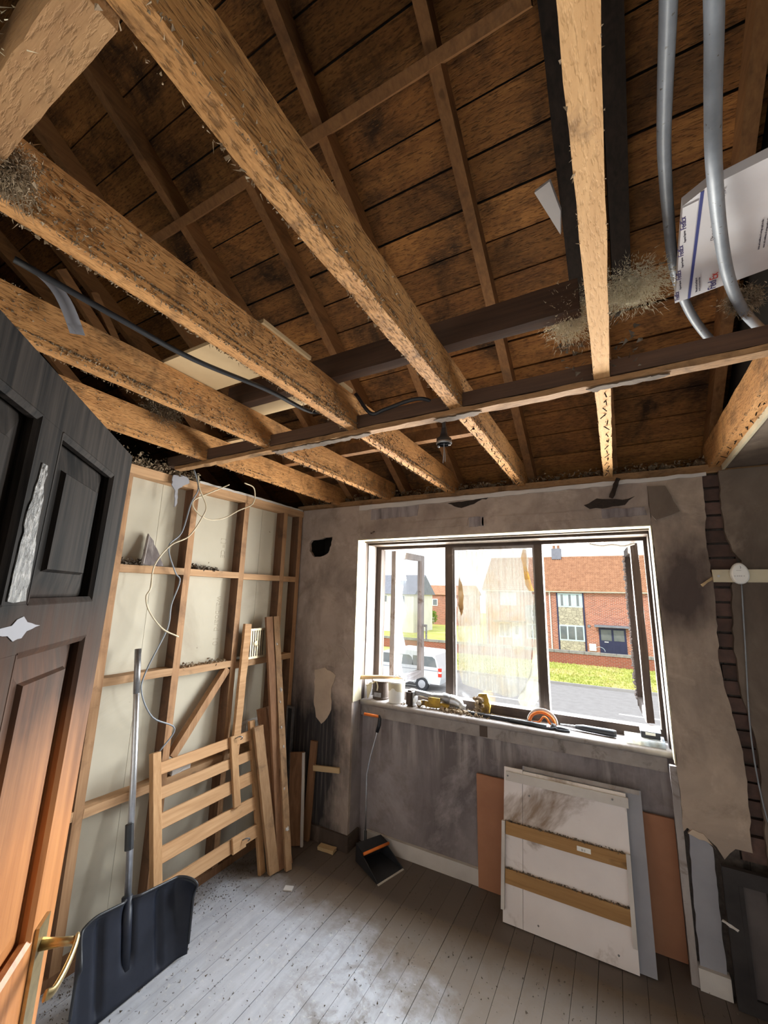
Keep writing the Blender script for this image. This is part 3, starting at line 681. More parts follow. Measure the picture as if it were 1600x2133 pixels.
for r in range(n):
    s0 = r*bw
    cut = [-1.6]+sorted(random.sample([-.10, .875, 1.312, 1.822, 2.772, 3.8], 2))+[5.3]
    for a, b in zip(cut, cut[1:]):
        bm = B(); d = random.uniform(-.002, .003)
        p = V((0, .45, Z0-KS*.45)) + nrm*(RD+.001+d)
        g0 = random.uniform(.0015, .006)
        pts = [p+sl*(s0+g0), p+sl*(s0+bw-g0)]
        vs = []
        for q in (pts[0], pts[1], pts[1]+nrm*.018, pts[0]+nrm*.018):
            vs.append((bm.verts.new((a+.001, q.y, q.z)), bm.verts.new((b-.001, q.y, q.z))))
        for k in range(4): bm.faces.new((vs[k][0], vs[(k+1) % 4][0], vs[(k+1) % 4][1], vs[k][1]))
        bm.faces.new([v[0] for v in vs][::-1]); bm.faces.new([v[1] for v in vs])
        mk('sarking_board', bm, K['sark'], ro)
bm = B()
p0 = V((0, .46, Z0-KS*.46))+nrm*.125; p1 = p0+sl*(n*bw); p2 = V((0, -6.4, 2.3))
for q0, q1 in ((p0, p1), (p1, p2)):
    t_ = (q1-q0).normalized(); u_ = V((1, 0, 0)).cross(t_)
    if u_.z < 0: u_ = -u_
    vs = [bm.verts.new((x, q.y+u_.y*o, q.z+u_.z*o)) for o in (0, .05) for q in (q0, q1) for x in (-1.6, 5.4)]
    for f in ((0, 1, 3, 2), (4, 6, 7, 5), (0, 4, 5, 1), (2, 3, 7, 6), (0, 2, 6, 4), (1, 5, 7, 3)): bm.faces.new([vs[i] for i in f])
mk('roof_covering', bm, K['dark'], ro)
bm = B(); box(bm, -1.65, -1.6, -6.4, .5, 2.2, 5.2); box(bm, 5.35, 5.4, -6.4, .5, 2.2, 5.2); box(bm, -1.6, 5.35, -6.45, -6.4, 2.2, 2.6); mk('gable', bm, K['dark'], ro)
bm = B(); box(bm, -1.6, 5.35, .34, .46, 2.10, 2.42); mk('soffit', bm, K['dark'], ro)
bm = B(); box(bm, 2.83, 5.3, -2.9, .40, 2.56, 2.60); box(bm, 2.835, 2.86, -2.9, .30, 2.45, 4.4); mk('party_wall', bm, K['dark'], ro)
bm = B(); timber(bm, (.16, -1.585, 3.6), (2.16, -1.585, 3.6), .04, .085, up=nrm, seg=12, jit=.001, off=(0, .03)); mk('purlin', bm, K['rafter'], ro)
for p0, p1, w_ in (((-.1, -1.879, 3.28), (-.1, -1.54, 2.95), .05), ((-.1, -1.72, 3.26), (-.1, -1.45, 2.88), .04), ((-.1, -1.86, 2.83), (-.1, -1.6, 2.62), .05), ((.20, -1.50, 2.85), (.26, -1.18, 2.55), .07)):
    bm = B(); timber(bm, p0, p1, w_, .03, up=(1, 0, 0), seg=3, jit=.001); mk('strut', bm, K['rafter'], ro)
# insulation rubble lying along the eaves
bm = B()
for i in range(260):
    x = random.uniform(-.05, 2.75); blob(bm, (x, .10+random.uniform(0, .12), 2.42+random.uniform(0, .04)), random.uniform(.008, .022), 1, .6)
fluff(bm, lambda: (random.uniform(-.075, .03), random.uniform(-2.0, -1.02), 2.368+abs(random.gauss(0, .03))), 1600, .004, .014)
fluff(bm, lambda: (random.uniform(-.05, 2.75), random.uniform(.02, .2), 2.43+random.random()*.04), 1500, .004, .012)
mk('insulation_rubble', bm, K['fluff'], label='grey brown insulation crumbs heaped along the eaves', category='insulation', kind='stuff')

# ================================================================== things inside
# ---------------------------------------------------------------- panelled door, swung open beside the camera
DE = V((1.339, -2.158, 0)); du = V((.7243, -.6895, 0)).normalized(); dn = V((-du.y, du.x, 0))
if dn.y < 0: dn = -dn
def DP(u, z, w): return DE + du*u + dn*(w - .0187*(1.985-z)) + V((0, 0, z))
def door_mat():
    mt, t, p = newmat('fire_charred_door_varnish'); p.inputs['Specular IOR Level'].default_value = .22
    v = coords(t, (1, 1, .06)); n1 = noise_(t, v, 80, 4, .6, .3); n2 = noise_(t, v, 24, 3, .5, 1.2)
    a = math_(t, 'ADD', math_(t, 'MULTIPLY', n1, .4), math_(t, 'MULTIPLY', n2, .6))
    col = mixc(t, rng(t, a, .36, .64), (.52, .225, .078), (.35, .135, .046))
    sep = nd(t, 'ShaderNodeSeparateXYZ'); t.links.new(coords(t), sep.inputs[0])
    wob = noise_(t, coords(t, (1, 1, .5)), 5, 5, .6)
    z = math_(t, 'ADD', sep.outputs[2], math_(t, 'MULTIPLY', wob, .3))
    mid = mixc(t, rng(t, a, .38, .62), (.13, .06, .035), (.06, .032, .02))
    col = mixc(t, rng(t, z, 1.42, 1.66), col, mid)
    blk = mixc(t, rng(t, a, .40, .66), (.0045, .004, .004), (.034, .027, .023))
    col = mixc(t, rng(t, z, 1.62, 1.85), col, blk)
    t.links.new(col, p.inputs['Base Color']); t.links.new(rng(t, z, 1.3, 1.7, .42, .72), p.inputs['Roughness']); t.links.new(rng(t, z, 1.35, 1.75, .25, .06), p.inputs['Specular IOR Level']); bump_(t, p, a, .5, .003)
    return mt
K['door'] = door_mat()
door = thing('panel_door', 'six-panel timber door charred black above and orange brown below', 'door', DP(.37, 0, -.017), kind='structure')
door.name = 'door_1'; door['category'] = 'door'
def dbox(name, u0, u1, z0, z1, w0=-.036, w1=0.0, mat='door', par=None, cut=0):
    bm = B(); box(bm, u0, u1, w0, w1, z0, z1)
    if cut: bmesh.ops.subdivide_edges(bm, edges=bm.edges[:], cuts=cut, use_grid_fill=True)
    for v in bm.verts: v.co = DP(v.co.x, v.co.z, v.co.y)
    return mk(name, bm, K[mat], par or door)
ZR = [.012, .215, .93, 1.138, 1.612, 1.675, 1.918, 1.985]
dbox('stile', 0, .09, .012, 1.985); dbox('stile', .62, .71, .012, 1.985)
for a, b in ((.012, .215), (.93, 1.138), (1.612, 1.675), (1.918, 1.985)): dbox('rail', .0902, .6198, a, b)
for a, b in ((.2152, .9298), (1.1382, 1.6118), (1.6752, 1.9178)): dbox('muntin', .325, .385, a, b)
def raised(u0, u1, z0, z1):
    bm = B()
    R = [((u0, u1, z0, z1), -.020), ((u0+.045, u1-.045, z0+.045, z1-.045), -.006)]
    lo = [bm.verts.new(DP(u, z, R[0][1])) for u, z in ((u0, z0), (u1, z0), (u1, z1), (u0, z1))]
    a, b, c, d = R[1][0]
    md = [bm.verts.new(DP(u, z, -.012)) for u, z in ((a, c), (b, c), (b, d), (a, d))]
    hi = [bm.verts.new(DP(u, z, -.006)) for u, z in ((a+.004, c+.004), (b-.004, c+.004), (b-.004, d-.004), (a+.004, d-.004))]
    for k in range(4):
        bm.faces.new((lo[k], lo[(k+1) % 4], md[(k+1) % 4], md[k])); bm.faces.new((md[k], md[(k+1) % 4], hi[(k+1) % 4], hi[k]))
    bm.faces.new(hi)
    bk = [bm.verts.new(DP(u, z, -.030)) for u, z in ((u0, z0), (u1, z0), (u1, z1), (u0, z1))]
    for k in range(4): bm.faces.new((bk[k], bk[(k+1) % 4], lo[(k+1) % 4], lo[k]))
    bm.faces.new(bk[::-1])
    pn = mk('panel', bm, K['door'], door)
    bm = B(); c = .014
    for (p, q) in (((u0, z0), (u1, z0)), ((u1, z0), (u1, z1)), ((u1, z1), (u0, z1)), ((u0, z1), (u0, z0))):
        tube(bm, [DP(p[0], p[1], -.008), DP(q[0], q[1], -.008)], .009, 6)
    mk('moulding', bm, K['door'], pn)
for z0, z1 in ((.215, .93), (1.138, 1.612), (1.675, 1.918)):
    for u0, u1 in ((.09, .325), (.385, .62)): raised(u0, u1, z0, z1)
bm = B(); plate(bm, ragged([(.325, 1.632), (.315, 1.640), (.28, 1.645), (.318, 1.652), (.33, 1.66), (.345, 1.657), (.355, 1.65), (.42, 1.646), (.36, 1.638), (.345, 1.63)], .01, .001), [], lambda u, v, t: DP(u, v, t), 0.0003, .0012); mk('blister_mark', bm, K['pl_grey'], door, label='pale burst blister on the rail')
K['blister'] = pm('blistered_varnish_sheen', (.006, .006, .006), (.22, .21, .20), sc=170, st=(1, 1, .3), rough=.35, spec=.5, lo=.48, hi=.62, bump=.9, bd=.006)
bm = B(); plate(bm, ragged([(.335, 1.68), (.378, 1.68), (.376, 1.80), (.366, 1.86), (.352, 1.86), (.345, 1.80)], .012, .003), [], lambda u, v, t: DP(u, v, t), .0003, .0016); mk('blister_mark', bm, K['blister'], door, label='silvery blistered varnish up the middle of the door')
# lever handle on backplate
bm = B(); vs = box(bm, .040, .080, .0005, .006, .985, 1.15)
for v in bm.verts: v.co = DP(v.co.x, v.co.z, v.co.y)
hd = mk('handle_plate', bm, K['brass'], door)
bm = B(); tube(bm, [DP(.06, 1.115, .006), DP(.06, 1.113, .035), DP(.062, 1.112, .058)], [.009, .0065, .0065], 10); mk('neck', bm, K['brass'], hd, smooth=True)
bm = B(); tube(bm, catmull([DP(.055, 1.113, .056), DP(.08, 1.112, .060), DP(.11, 1.106, .060), DP(.135, 1.098, .055), DP(.145, 1.100, .047)], 5), .0062, 8, sx=.6, sy=1.3); mk('lever', bm, K['brass'], hd, smooth=True)

# ---------------------------------------------------------------- snow shovel leaning on the stud wall
def SP(y, s, w=0.0):   # s up the blade, w out of it (away from the wall)
    c = 1/math.sqrt(1+.22*.22); return V((.335-.22*c*s + w*c, y, c*s + w*.22*c))
sh = thing('snow_shovel', 'black plastic snow shovel with aluminium shaft against the stud wall', 'shovel', (.30, -1.31, 0))
bm = B(); NY, NS = 64, 20; G = {}
for i in range(NY+1):
    for j in range(NS+1):
        a = i/NY; a = .5-.5*math.cos(math.pi*a)*(.6+.4*abs(math.cos(math.pi*a))) ; s = j/NS
        W_ = .505; y = -1.560+W_*a; d = min(a, 1-a)*W_; R_ = .115 if a < .5 else .045
        top = .372-.055*a
        if d < R_: top -= R_-math.sqrt(max(0, R_*R_-(R_-d)**2))
        e = max(0, (abs(a-.5)*2-.82)/.18)
        wv = .085*e**1.4*(.25+.75*s) + .022*max(0, (s-.8)/.2)**2
        for cc in (.24, .75):
            q = abs(a-cc)
            if q < .034: wv -= .017*math.cos(q/.034*math.pi/2)**.6*min(1, s*8)*min(1, (1-s)*9)
        q = abs(a-.475)
        if q < .062 and s > .27: wv -= .024*math.cos(q/.062*math.pi/2)**.7*min(1, (s-.27)*7)
        G[i, j] = SP(y, s*top+.004, wv)
def sheet(bm, G, NI, NJ, th):
    t0 = {k: bm.verts.new(v) for k, v in G.items()}; t1 = {k: bm.verts.new(v+th) for k, v in G.items()}
    for i in range(NI):
        for j in range(NJ):
            bm.faces.new((t0[i, j], t0[i+1, j], t0[i+1, j+1], t0[i, j+1])); bm.faces.new((t1[i, j], t1[i, j+1], t1[i+1, j+1], t1[i+1, j]))
    for i in range(NI):
        bm.faces.new((t0[i, 0], t1[i, 0], t1[i+1, 0], t0[i+1, 0])); bm.faces.new((t0[i, NJ], t0[i+1, NJ], t1[i+1, NJ], t1[i, NJ]))
    for j in range(NJ):
        bm.faces.new((t0[0, j], t0[0, j+1], t1[0, j+1], t1[0, j])); bm.faces.new((t0[NI, j], t1[NI, j], t1[NI, j+1], t0[NI, j+1]))
sheet(bm, G, NY, NS, V((-.004, 0, 0)))
mk('blade', bm, K['shovel'], sh, smooth=True)
bm = B(); tube(bm, [G[0, j] for j in range(8, NS)]+[G[i, NS]+V((0, 0, .002)) for i in range(NY+1)]+[G[NY, NS-j] for j in range(1, NS-2)], .006, 8); mk('blade_rim', bm, K['black'], sh, smooth=True)
bm = B(); tube(bm, [SP(-1.322, .10, -.02), SP(-1.320, .36, -.012)], [.020, .022], 12); mk('socket', bm, K['shovel'], sh, smooth=True)
bm = B(); tube(bm, [SP(-1.320, .30, -.012), SP(-1.300, .9, -.006), SP(-1.290, 1.415, 0)], .0145, 14); mk('shaft', bm, K['alu'], sh, smooth=True)
bm = B(); tube(bm, [SP(-1.318, .535, -.008), SP(-1.316, .635, -.008)], .0185, 12); mk('grip_sleeve', bm, K['black'], sh)
bm = B(); tube(bm, [SP(-1.295, 1.20, -.002), SP(-1.290, 1.418, 0)], .0155, 14); mk('end_sleeve', bm, K['steel'], sh, smooth=True)

# ---------------------------------------------------------------- slatted pine panel leaning on the studs
vd = V((.05-.24, 0, .84)).normalized(); vn = V((vd.z, 0, -vd.x))
def PP(y, s, w): return V((.24, y, 0.002)) + vd*s + vn*w
pan = thing('slatted_panel', 'pale pine slatted bed end leaning against the stud wall', 'bed end', (.16, -.8, 0))
def pbox(name, y0, y1, s0, s1, w0, w1, mat, cut=0):
    bm = B(); box(bm, y0, y1, w0, w1, s0, s1)
    for v in bm.verts: v.co = PP(v.co.x, v.co.z, v.co.y)
    bmesh.ops.bevel(bm, geom=bm.edges[:], offset=.002, segments=1, affect='EDGES')
    return mk(name, bm, K[mat], pan)
pbox('post', -1.156, -1.108, 0, .862, -.020, .014, 'pinez'); pbox('post', -.478, -.432, 0, .862, -.020, .003, 'pinez')
for a, b in ((.748, .806), (.634, .690), (.500, .570), (.352, .424), (.205, .272)): pbox('slat', -1.1075, -.4785, a, b, -.016, .004, 'pine')
pbox('middle_upright', -.657, -.606, .424, .812, .0045, .022, 'pinez'); pbox('middle_block', -.682, -.585, .200, .282, .0045, .020, 'pine')
for y, s in ((-.62, .795), (-.612, .245)):
    bm = B(); tube(bm, catmull([PP(y, s, .022), PP(y+.008, s+.006, .045), PP(y+.02, s+.002, .055), PP(y+.03, s-.008, .048), PP(y+.022, s-.014, .04)], 4), .0035, 6); mk('hook', bm, K['steel'], pan, smooth=True)

# ---------------------------------------------------------------- loose lengths of timber in the corner
def lean(name, label, p0, p1, w_, t_, mat, up=(1, 0, 0), group='loose timbers leaning in the corner', marks=0):
    if marks:
        r = thing(name, label, 'timber', p0, group)
        bm = B(); timber(bm, p0, p1, w_, t_, up=up, seg=14, jit=.0012); mk('length', bm, K[mat], r)
        tt, ss, uu = frame_of(p0, p1, up); bm = B()
        for q in range(marks):
            c = V(p0).lerp(V(p1), random.uniform(.1, .9)) + uu*(t_/2) + ss*random.uniform(-.01, .01); blob(bm, c, random.uniform(.005, .010), 1, .4, (1, 1, 1.6))
        mk('plaster_splashes', bm, K['paint'], r, kind='stuff')
        return r
    bm = B(); timber(bm, p0, p1, w_, t_, up=up, seg=14, jit=.0012); return mk(name, bm, K[mat], None, label=label, category='timber', group=group)
lean('timber_batten', 'pale yellow pine batten crossing the metal grille', (.065, -.60, .66), (.026, -.545, 1.475), .055, .022, 'pine')
lean('timber_batten', 'tall splashed batten in the corner, tallest of the leaning timbers', (.345, -.345, .003), (.035, -.285, 1.515), .040, .03, 'oldz', up=(1, -.5, 0), marks=9)
lean('timber_batten', 'dark brown batten behind the tall splashed one', (.300, -.365, .003), (.022, -.345, 1.515), .05, .025, 'brownz', up=(1, -.3, 0))
lean('timber_plank', 'thick tan plank with rounded edge beside the slatted panel', (.285, -.412, .003), (.102, -.452, .815), .062, .035, 'oldz', up=(1, -.35, 0))
lean('timber_plank', 'brown plank leaning between the thick plank and tall batten', (.305, -.36, .003), (.055, -.385, .905), .06, .022, 'brownz', up=(1, -.3, 0))
lean('timber_plank', 'narrow brown plank third from the slatted panel', (.312, -.305, .003), (.055, -.335, .905), .05, .02, 'brownz', up=(1, -.3, 0))
# dark framed sheet and the white edged board behind them
fp = thing('framed_sheet', 'dark framed sheet standing in the corner behind the timbers', 'panel', (.05, -.06, .45))
def fbox(nm, x0, x1, z0, z1, y0, y1, mat): 
    bm = B(); box(bm, x0, x1, y0, y1, z0, z1); return mk(nm, bm, K[mat], fp)
fbox('sheet', .0055, .0645, .012, .842, -.058, -.050, 'black')
for a in ((.003, .015, 0.003, .85), (.055, .068, 0.003, .85), (.015, .055, .835, .85), (.015, .055, 0.003, .018)): fbox('edging', *a, -.064, -.046, 'steel')
bm = B(); timber(bm, (.215, -.135, .004), (.150, -.085, .560), .10, .014, up=(.5, -1, 0), seg=6, jit=.001); wb = mk('white_edged_board', bm, K['brownz'], None, label='narrow board with a white painted edge standing in the corner', category='board')
bm = B(); timber(bm, (.262, -.118, .004), (.196, -.068, .560), .018, .024, up=(.5, -1, 0), seg=8, jit=.001); mk('painted_edge', bm, K['paint'], wb)
lp = thing('timber_bracket', 'reddish upright timber with a short crosspiece against the pier', 'timber', (.22, -.03, 0))
bm = B(); timber(bm, (.236, -.045, .004), (.244, -.014, .632), .052, .022, up=(0, -1, 0), seg=6, jit=.001); mk('upright', bm, K['brownz'], lp)
bm = B(); timber(bm, (.262, -.030, .462), (.474, -.012, .480), .016, .034, seg=3, jit=.0008); mk('crosspiece', bm, K['ply'], lp)
# metal grille resting on a noggin, plastic vent behind the slats
gr = thing('wall_grille', 'cream metal air grille resting on the noggin behind the pine batten', 'grille', (.0, -.45, 1.235))
def gq(y, z, w): return V((.004+w+(1.44-z)*.03, y, z))
def gbox(nm, y0, y1, z0, z1, w0, w1, mat='brass'):
    bm = B(); box(bm, y0, y1, w0, w1, z0, z1)
    for v in bm.verts: v.co = gq(v.co.x, v.co.z, v.co.y)
    return mk(nm, bm, K[mat], gr)
K['gr'] = pm('cream_metal', (.55, .48, .33), (.45, .38, .26), sc=20, rough=.4, metal=.5)
gbox('border', -.535, -.52, 1.236, 1.438, 0, .004, 'gr'); gbox('border', -.365, -.35, 1.236, 1.438, 0, .004, 'gr')
gbox('border', -.52, -.365, 1.423, 1.438, 0, .004, 'gr'); gbox('border', -.52, -.365, 1.236, 1.251, 0, .004, 'gr'); gbox('back', -.52, -.365, 1.251, 1.423, -.001, .0005, 'frame')
for k in range(7): gbox('bar', -.51+k*.0205, -.50+k*.0205, 1.251, 1.423, .001, .004, 'gr')
bm = B(); lathe(bm, [(.02, 0), (.02, .006), (.012, .008)], 14, Matrix.Translation(gq(-.44, 1.335, .003)) @ Matrix.Rotation(math.pi/2, 4, 'Y')); mk('knob', bm, K['gr'], gr)
vt = thing('vent_cover', 'white slotted plastic vent cover behind the slatted panel', 'vent', (-.07, -.36, .6))
bm = B(); rowsx = [[(y, z), (y+.010, z), (y+.010, z+.075), (y, z+.075)] for z in (.61, .715) for y in [-.435+.018*k for k in range(9)]]
plate(bm, [(-.46, .59), (-.26, .59), (-.26, .81), (-.46, .81)], rowsx, lambda u, v, t: V((t, u, v)), XB+.0005, XB+.008); mk('cover', bm, K['white'], vt)

# small block and blocks on the lower noggin
def chunk(name, label, cat, c, s, mat, rz=0, group=None, parts=None):
    bm = B(); M = Matrix.Translation(c) @ Matrix.Rotation(rz, 4, 'Z'); box(bm, -s[0]/2, s[0]/2, -s[1]/2, s[1]/2, 0, s[2], M)
    bmesh.ops.subdivide_edges(bm, edges=bm.edges[:], cuts=2, use_grid_fill=True)
    for v in bm.verts: v.co += V((random.uniform(-1, 1), random.uniform(-1, 1), random.uniform(-1, 1)))*min(s)*.08
    return mk(name, bm, K[mat], None, label=label, category=cat, group=group)
chunk('timber_offcut', 'grey splashed offcut lying on lowest noggin behind the slats', 'offcut', (-.02, -.93, .675), (.05, .12, .03), 'paint', .05)
chunk('timber_offcut', 'brown offcut on the floor by the foot of the pier', 'offcut', (.43, -.06, .001), (.12, .05, .022), 'ply', .1)
chunk('plaster_chip', 'flat pale chip on the floor before the leaning timbers', 'rubble', (.46, -.47, .001), (.05, .04, .006), 'paint', .4)
# torn triangle of board and crumbs on the upper noggin
tg = thing('torn_board_piece', 'torn triangular scrap of plasterboard standing on the upper noggin', 'scrap', (-.04, -1.25, 1.825))
bm = B(); plate(bm, ragged([(-1.31, 1.826), (-1.185, 1.826), (-1.20, 1.87), (-1.225, 1.93), (-1.25, 1.98), (-1.268, 2.005), (-1.28, 1.94), (-1.30, 1.87)], .015, .004), [], lambda u, v, t: V((-.058+(1.99-v)*.25+t, u, v)), 0, .010); mk('sheet', bm, K['pl_apron'], tg)
bm = B(); tube(bm, [(.0, -1.31, 1.83), (-.022, -1.292, 1.90), (-.045, -1.272, 1.99)], .008, 6); mk('torn_edge', bm, K['lining'], tg)
for lbl, ya, yb, zz in (('brown crumbs heaped on upper noggin beside the door', -1.42, -1.30, 1.82), ('tuft of brown debris on upper noggin of middle bay', -.97, -.80, 1.818), ('grey dust lying on middle noggin row', -1.02, -.66, 1.232)):
    bm = B(); fluff(bm, lambda: (random.uniform(-.06, -.005), random.uniform(ya, yb), zz+abs(random.gauss(0, .012))), 260, .004, .014); mk('debris', bm, K['dust'] if 'grey' not in lbl else K['fluff'], None, label=lbl, category='debris', kind='stuff')
# hanging torn plaster at the top plate
bm = B(); plate(bm, ragged([(-1.21, 2.36), (-1.12, 2.375), (-1.10, 2.34), (-1.15, 2.30), (-1.175, 2.28), (-1.17, 2.20), (-1.185, 2.17), (-1.19, 2.27), (-1.215, 2.30)], .015, .004), [], lambda u, v, t: V((.012+t+(2.36-v)*.06, u, v)), 0, .007)
mk('torn_plaster_scrap', bm, K['pl_grey'], None, label='torn grey plaster scrap dangling from the top plate', category='scrap')

# ---------------------------------------------------------------- cables
def cable(name, label, pts, r, mat, group=None, n=8):
    bm = B(); tube(bm, catmull(pts, 6), r, n); return mk(name, bm, K[mat], None, smooth=True, label=label, category='cable', group=group)
def wx(L, x=.03): return [V((x+(p[2] if len(p) > 2 else 0), p[0], p[1])) for p in L]
cable('wall_cable', 'grey cable dropping from the ceiling to the slatted panel', wx([(-1.09, 2.43), (-1.044, 2.315), (-1.082, 2.214), (-1.12, 2.03), (-1.191, 1.936), (-1.132, 1.796), (-1.095, 1.745), (-1.131, 1.609), (-1.138, 1.479), (-1.23, 1.266), (-1.24, 1.16), (-1.16, 1.02), (-1.02, .93), (-1.10, .83)]), .0042, 'conduit', 'loose cables on the stud wall')
cable('wall_cable', 'cream cable looping out to the side from the joist', [V((.06, -.838, 2.39)), *wx([(-.874, 2.36), (-.971, 2.30), (-1.066, 2.234), (-1.05, 2.179), (-.959, 2.137), (-.84, 2.161), (-.716, 2.238), (-.593, 2.314)]), V((.1, -.66, 2.40)), V((.16, -.80, 2.398))], .0042, 'cable', 'loose cables on the stud wall')
cable('wall_cable', 'cream cable curving out over the upper noggin and back to stud', wx([(-1.06, 2.40), (-1.039, 2.316), (-.979, 2.218), (-.998, 2.139), (-1.074, 2.012), (-1.184, 1.944), (-1.263, 1.825), (-1.268, 1.703), (-1.287, 1.653), (-1.258, 1.576), (-1.17, 1.481), (-1.066, 1.43)], .035), .0042, 'cable', 'loose cables on the stud wall')
cable('loft_cable', 'thick black cable slung between the joists', [(1.0, -2.33, 2.50), (1.034, -2.088, 2.478), (1.05, -1.855, 2.472), (1.12, -1.585, 2.472), (1.16, -1.36, 2.465), (1.22, -1.30, 2.50), (1.30, -1.27, 2.56)], .009, 'black')
cable('loft_cable', 'short black cable arching to the lamp holder', [(1.33, -1.27, 2.55), (1.40, -1.255, 2.452), (1.47, -1.25, 2.458), (1.60, -1.27, 2.462), (1.66, -1.253, 2.457), (1.69, -1.19, 2.44), (1.684, -1.14, 2.41), (1.682, -1.128, 2.38)], .008, 'black')
lh = thing('lamp_holder', 'black pendant lamp holder dangling below the joists', 'lamp holder', (1.681, -1.125, 2.30))
bm = B(); M = Matrix.Translation((1.681, -1.125, 2.312)); lathe(bm, [(.028, 0), (.031, .006), (.031, .022), (.018, .032), (.013, .05), (.010, .075), (.006, .085)], 18, M, cap0=False); mk('cap', bm, K['black'], lh, smooth=True)
bm = B(); lathe(bm, [(.030, -.002), (.0325, .002), (.0325, .008), (.030, .010)], 18, M, False, False); mk('ring', bm, K['steel'], lh, smooth=True)
for s in (-1, 1):
    bm = B(); blob(bm, (1.681+s*.024, -1.125, 2.306), .006, 1, .2); mk('lug', bm, K['steel'], lh)
bm = B(); tube(bm, [(1.681, -1.125, 2.315), (1.678, -1.12, 2.27), (1.672, -1.115, 2.235)], .0016, 5); tube(bm, [(1.679, -1.122, 2.31), (1.684, -1.12, 2.27), (1.680, -1.11, 2.24)], .0016, 5); mk('bare_wires', bm, K['steel'], lh)
# two grey conduits looping down out of the loft
for pts, lbl in (([(2.387, -2.119, 2.58), (2.396, -2.002, 2.601), (2.404, -1.883, 2.616), (2.415, -1.752, 2.628), (2.44, -1.565, 2.637), (2.469, -1.381, 2.619), (2.522, -1.186, 2.612), (2.59, -1.027, 2.592), (2.665, -0.889, 2.58)], 'grey conduit hanging past the side of the white envelope'),
                 ([(2.432, -2.11, 2.55), (2.449, -2.007, 2.548), (2.458, -1.926, 2.521), (2.471, -1.828, 2.485), (2.515, -1.631, 2.498), (2.557, -1.475, 2.48), (2.614, -1.316, 2.489), (2.692, -1.137, 2.52), (2.765, -0.98, 2.560), (2.81, -0.90, 2.565)], 'grey conduit passing in front of the white envelope')):
    cable('loft_conduit', lbl, pts, .0128, 'conduit', 'grey conduits in the loft', 14)
# ---------------------------------------------------------------- white courier envelope
en = thing('courier_envelope', 'large white printed courier envelope lying across the joists', 'envelope', (2.60, -1.52, 2.542))
EO = V((2.468, -1.332, 2.543)); ex = V((.192, -.044, .0)).normalized(); ey = V((-.023, -.374, .0)).normalized(); ez = V((0, 0, 1))
def EP(u, v, w): return EO+ex*u+ey*v+ez*w
K['card'] = pm('white_card', (.74, .72, .74), (.66, .64, .66), sc=5, rough=.6)
K['purple'] = pm('purple_ink', (.05, .03, .16), rough=.7); K['red'] = pm('red_ink', (.55, .05, .03), rough=.7); K['ink'] = pm('grey_ink', (.14, .13, .16), rough=.7); K['blue'] = pm('blue_ink', (.04, .05, .22), rough=.7)
bm = B(); plate(bm, [(0, 0), (.42, .0), (.42, .37), (.045, .372), (.04, .375), (.0, .355)], [], lambda u, v, t: EP(u, v, t), 0, .022); mk('sleeve', bm, K['card'], en)
bm = B(); box(bm, .030, .036, .0, .37, -.0012, -.0002)
for v in bm.verts: v.co = EP(v.co.x, v.co.y, v.co.z)
mk('printed_line', bm, K['blue'], en)
bm = B(); box(bm, .0, .028, .004, .352, -.0022, -.0003)
for v in bm.verts: v.co = EP(v.co.x, v.co.y, v.co.z)
mk('tear_strip', bm, K['card'], en)
RT = basis(ey, ex)            # lettering seen from below, reading from the lower edge upwards
if (RT @ V((0, 0, 1))).z > 0: RT = basis(ey, -ex)
def et(body, size, mat, u, v, z=-.0026): return text('lettering', body, size, mat, en, EP(u, v, z), RT)
for k in range(4): et('FedEx', .016, K['purple'], .010, .015+.09*k)
for k in range(3): et('Express Express', .006, K['ink'], .012, .06+.09*k)
et('Do not ship liquids, blood, or', .0125, K['ink'], .070, .205); et('diagnostics in this packaging', .0125, K['ink'], .082, .205)
et('Fed', .026, K['purple'], .092, .006); et('Ex', .026, K['red'], .092, .0475)
et('Ship and track packages at', .006, K['ink'], .050, .02); et('See the current Service Guide', .005, K['ink'], .057, .02)
for k in range(12): et('terms and conditions of carriage apply to this', .0055, K['ink'], .165+.009*k, .10)
# small white letter behind the charred rafter
bm = B(); vs = [V((2.091, -1.185, 3.282)), V((2.15, -1.198, 3.291)), V((2.176, -1.106, 3.23)), V((2.166, -1.036, 3.184))]
lo = [bm.verts.new(v) for v in vs]; hi = [bm.verts.new(v+V((.004, 0, .012))) for v in vs]
bm.faces.new(lo); bm.faces.new(hi[::-1])
for k in range(4): bm.faces.new((lo[k], hi[k], hi[(k+1) % 4], lo[(k+1) % 4]))
mk('paper_letter', bm, K['card'], None, label='small crumpled white letter tucked beside the charred rafter', category='letter')
# insulation hanging round the overhead joist, crumbs on the conduit, lumps by the trimmer
def wool(label, c, r, sc_, mat, n=10, fuzz=260, name='insulation_tuft', cob=None):
    bm = B()
    for k in range(n if 'plastic' in label else 3): blob(bm, V(c)+V((random.gauss(0, r*sc_[0]*.5), random.gauss(0, r*sc_[1]*.5), random.gauss(0, r*sc_[2]*.5))), r*random.uniform(.35, .6) if 'plastic' in label else r*.3, 2, .5, sc_, 3)
    fluff(bm, lambda: V(c)+V((random.gauss(0, r*sc_[0]*.6), random.gauss(0, r*sc_[1]*.6), random.gauss(0, r*sc_[2]*.65))), fuzz*2, .002, .006)
    for k in range(fuzz*16):
        p = V(c)+V((random.gauss(0, r*sc_[0]*.6), random.gauss(0, r*sc_[1]*.6), random.gauss(0, r*sc_[2]*.6))); strand(bm, p, (p-V(c))*.12+V((random.gauss(0, .005), random.gauss(0, .005), random.gauss(-.004, .005))), .0009)
    return mk(name, bm, K[mat], None, smooth=False, label=label, category='insulation', group='hanging insulation', kind='stuff')
